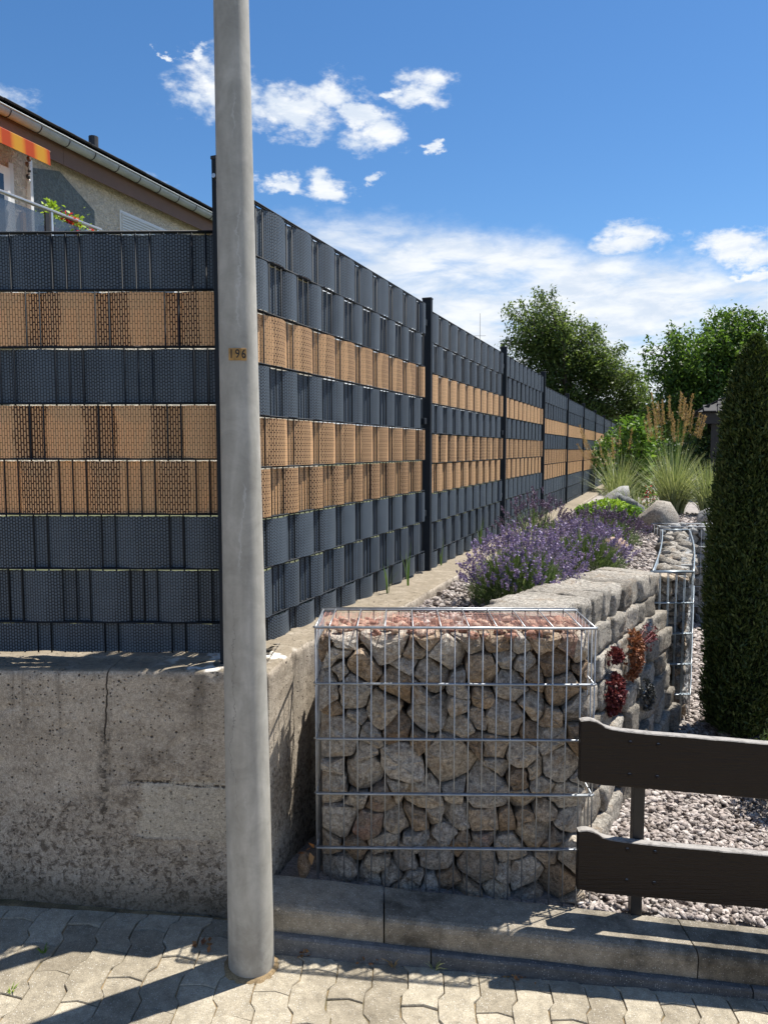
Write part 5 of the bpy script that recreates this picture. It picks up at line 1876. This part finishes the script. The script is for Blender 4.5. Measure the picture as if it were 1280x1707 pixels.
# thin aerial far beyond the fence
an = thing('aerial_mast', (7.36, 60, -0.6), 'thin aerial mast on the skyline above the second fence panel', 'aerial')
MB().tube([(0, 0, 0), (0, 0, 8), (0, 0, 12.6)], [0.05, 0.03, 0.012], 6).build('pole', 'pipe_dark', an)
for z in (10.9,):
    MB().tube([(-0.45, 0, z), (0.45, 0, z)], 0.014, 5).build('cross_arm', 'pipe_dark', an)

# ------------------------------------------------------------------ house
# local frame: x along the eave (away from the street), -y towards the fence
hs = thing('house', (0, 0, 0.0), 'cream rendered house with zinc gutter and glass balcony rising behind the fence', 'house', math.atan2(u_[1], u_[0]))
# local x = t along u, local y = -s (s is the distance to the right of the line through the camera)
wy_ = 7.92
wl_ = MB().box(1.5, 17.0, wy_, wy_ + 7.0, 0.5, 5.62).build('wall', 'stucco_cream', hs)
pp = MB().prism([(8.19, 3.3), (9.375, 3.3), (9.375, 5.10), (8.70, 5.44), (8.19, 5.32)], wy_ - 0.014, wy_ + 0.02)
po = pp.build('bluegrey_polygon', 'stucco_bluegrey', hs); fix_normals(po.data)  # blue-grey stucco polygon laid just proud of the cream wall
MB().bevbox(8.12, 8.17, wy_ - 0.06, wy_ + 0.01, 3.3, 5.40, 0.004).build('downpipe', 'white_pvc', hs)
# roof: slope with tiles only at the eave in view
ev_y = 7.66
pit = math.tan(R(23))
rfm = MB()
rfm.v = [(1.2, ev_y, 5.83), (17.4, ev_y, 5.83), (17.4, ev_y + 5.6, 5.83 + 5.6 * pit), (1.2, ev_y + 5.6, 5.83 + 5.6 * pit),
         (1.2, ev_y, 5.75), (17.4, ev_y, 5.75), (17.4, ev_y + 5.6, 5.75 + 5.6 * pit), (1.2, ev_y + 5.6, 5.75 + 5.6 * pit)]
for f in ((0, 1, 2, 3), (7, 6, 5, 4), (0, 4, 5, 1), (1, 5, 6, 2), (2, 6, 7, 3), (3, 7, 4, 0)): rfm.face(f)
rfo = rfm.build('roof', 'roof_tile', hs); fix_normals(rfo.data)
tl_m = MB().bevbox(-0.147, 0.147, -0.03, 0.36, 0.0, 0.03, 0.008).mesh('roof_tile', 'roof_tile')
for k in range(54):
    o = link('roof_tile', tl_m, rfo); o.location = (1.35 + 0.30 * k, ev_y - 0.02, 5.855 + rr_.gauss(0, 0.003)); o.rotation_euler = (R(20), 0, rr_.gauss(0, 0.006))
# soffit and fascia boards
MB().box(1.4, 17.2, 7.80, wy_ - 0.003, 5.56, 5.60).build('soffit', 'soffit_brown', hs)
for xa, xb in ((1.4, 4.5), (4.505, 8.63), (8.635, 12.7), (12.705, 17.2)):
    MB().box(xa, xb, 7.77, 7.797, 5.485, 5.76).build('fascia_board', 'soffit_brown', hs)
# half-round gutter with bracket rings
gt = MB(); xs_ = [1.2, 17.3]; nseg = 12
for x in xs_:
    for k in range(nseg + 1):
        a = math.pi + math.pi * k / nseg
        gt.v.append((x, 7.69 + 0.075 * math.cos(a), 5.785 + 0.085 * math.sin(a)))
for k in range(nseg):
    gt.face((k, k + 1, nseg + 1 + k + 1, nseg + 1 + k))
gto = gt.build('gutter', 'gutter_zinc', hs, True)
sol = gto.modifiers.new('thickness', 'SOLIDIFY'); sol.thickness = 0.004
MB().tube([(1.2, 7.612, 5.79), (17.3, 7.612, 5.79)], 0.011, 8).build('gutter_bead', 'gutter_zinc', gto, True)
brm = MB().tube([(0, 7.69 + 0.0775 * math.cos(math.pi + math.pi * k / 10), 5.785 + 0.0875 * math.sin(math.pi + math.pi * k / 10)) for k in range(11)], 0.008, 5).mesh('gutter_bracket', 'pipe_dark', True)
for k in range(30):
    o = link('gutter_bracket', brm, gto); o.location = (2.16 + 0.495 * k, 0, 0)
# vent pipe
vp = MB().tube([(10.46, 8.80, 6.15), (10.46, 8.80, 6.52)], 0.055, 10).build('vent_pipe', 'pipe_dark', hs, True)
MB().tube([(10.46, 8.80, 6.50), (10.46, 8.80, 6.66)], 0.075, 10).build('cowl', 'pipe_dark', vp)
# balcony
MB().box(2.0, 8.06, 6.62, wy_ - 0.004, 3.12, 3.32).build('balcony_slab', 'stucco_cream', hs)
rl = MB().tube([(2.0, 6.70, 4.37), (8.05, 6.70, 4.37)], 0.022, 10)
rl.tube([(8.04, 6.70, 4.37), (8.04, wy_ - 0.002, 4.37)], 0.022, 10)
rl.build('hand_rail', 'steel_rail', hs, True)
for x in (2.1, 3.6, 5.2, 7.22, 7.98):
    MB().bevbox(x - 0.016, x + 0.016, 6.685, 6.715, 3.32, 4.36, 0.003).build('rail_post', 'steel_rail', hs)
for xa, xb in ((2.14, 3.56), (3.64, 5.16), (5.24, 7.10), (7.26, 7.95)):
    MB().box(xa, xb, 6.695, 6.705, 3.40, 4.30).build('glass_panel', 'balcony_glass', hs)
MB().box(7.12, 7.18, 6.69, 6.71, 3.36, 4.33).build('clamp_bar', 'dark_paint', hs)
# balcony door and window with roller shutter
dr = MB().bevbox(5.9, 7.80, wy_ - 0.05, wy_ + 0.02, 3.33, 5.18, 0.006).build('balcony_door', 'white_pvc', hs)
for xa, xb in ((6.0, 6.8), (6.9, 7.69)):
    MB().box(xa, xb, wy_ - 0.056, wy_ - 0.052, 3.5, 5.07).build('pane', 'window_glass', dr)
MB().bevbox(7.80, 7.88, wy_ - 0.03, wy_ + 0.02, 3.33, 5.26, 0.004).build('door_surround', 'shutter_white', hs)
MB().bevbox(7.98, 8.04, wy_ - 0.05, wy_ + 0.01, 4.45, 4.70, 0.004).build('wall_lamp', 'ochre_plate', hs)
wd = MB().box(9.94, 11.35, wy_ - 0.012, wy_ + 0.02, 4.00, 5.28).build('window', 'white_pvc', hs)
for k in range(12):
    z = 5.25 - 0.04 * k
    MB().bevbox(9.97, 11.32, wy_ - 0.030, wy_ - 0.014, z - 0.034, z, 0.006).build('shutter_slat', 'shutter_white', wd)
MB().box(10.0, 11.28, wy_ - 0.018, wy_ - 0.014, 4.1, 4.77).build('pane', 'window_glass', wd)
# awning
aw = MB()
A0, A1 = 3.0, 7.98
sec = [(wy_ - 0.02, 5.47), (7.74, 5.455), (7.60, 5.44), (7.43, 5.41), (7.40, 5.39), (7.395, 5.30), (7.39, 5.21)]
for x in (A0, A1):
    for y, z in sec: aw.v.append((x, y, z))
ns_ = len(sec)
for k in range(ns_ - 1):
    aw.face((k, ns_ + k, ns_ + k + 1, k + 1), [(A0, 0), (A1, 0), (A1, 1), (A0, 1)])
awo = aw.build('awning', 'awning_cloth', hs)
sol = awo.modifiers.new('thickness', 'SOLIDIFY'); sol.thickness = 0.003
MB().tube([(A0 - 0.02, 7.42, 5.385), (A1 + 0.02, 7.42, 5.385)], 0.02, 8).build('front_bar', 'soffit_brown', awo, True)

# flower box and geraniums on the rail, hanging ornament
def hpt(t, y, z):
    p = u_ * t + n_ * (-y)
    return (p[0], p[1], z)


fb = thing('geranium', hpt(7.62, 6.86, 4.10), 'red geraniums in a box on the balcony rail', 'geranium', math.atan2(u_[1], u_[0]))
MB().bevbox(-0.36, 0.40, -0.08, 0.08, 0.0, 0.14, 0.01).build('planter', 'soffit_brown', fb)
P = []
for c, r_, k in (((-0.22, 0, 0.26), 0.13, 150), ((0.14, 0, 0.26), 0.13, 170), ((0.34, 0, 0.16), 0.09, 70), ((-0.05, -0.05, 0.14), 0.18, 120), ((-0.26, 0, 0.38), 0.06, 30)):
    P.append(np.array(c) + rng.normal(size=(k, 3)) * r_ * 0.55)
V, F = leaves(np.concatenate(P), 0.055, 0.5, 0.7)
link('foliage', np_mesh('foliage', V, F, 'lime_leaf'), fb)
P = np.concatenate([np.array(c) + rng.normal(size=(44, 3)) * 0.028 for c in ((-0.06, -0.10, 0.27), (0.00, -0.12, 0.25), (0.05, -0.11, 0.19), (0.40, -0.06, 0.24), (-0.02, -0.12, 0.14))])
V, F = leaves(P, 0.045, 0.5, 0.8)
tag(link('flowers', np_mesh('flowers', V, F, 'petal_red'), fb), kind='stuff')
ho = thing('hanging_ornament', hpt(7.93, 7.70, 5.42), 'dark dangling wind chime under the right end of the awning', 'wind chime')
MB().tube([(0, 0, 0), (0.0, 0, -0.40)], 0.004, 5).build('cord', 'dark_paint', ho)
for k, (z, r_) in enumerate(((-0.11, 0.035), (-0.17, 0.03), (-0.25, 0.025), (-0.32, 0.03), (-0.38, 0.025))):
    V, F = rock(800 + k, (r_, r_, r_ * 1.3), 1)
    o = link('charm', np_mesh('charm', V, F, 'soffit_brown' if k < 2 else 'steel_rail' if k > 3 else 'dark_paint'), ho); o.location = (0.01 * (-1) ** k, 0, z)
print('pavers', paver_n, 'objects', len(bpy.data.objects))
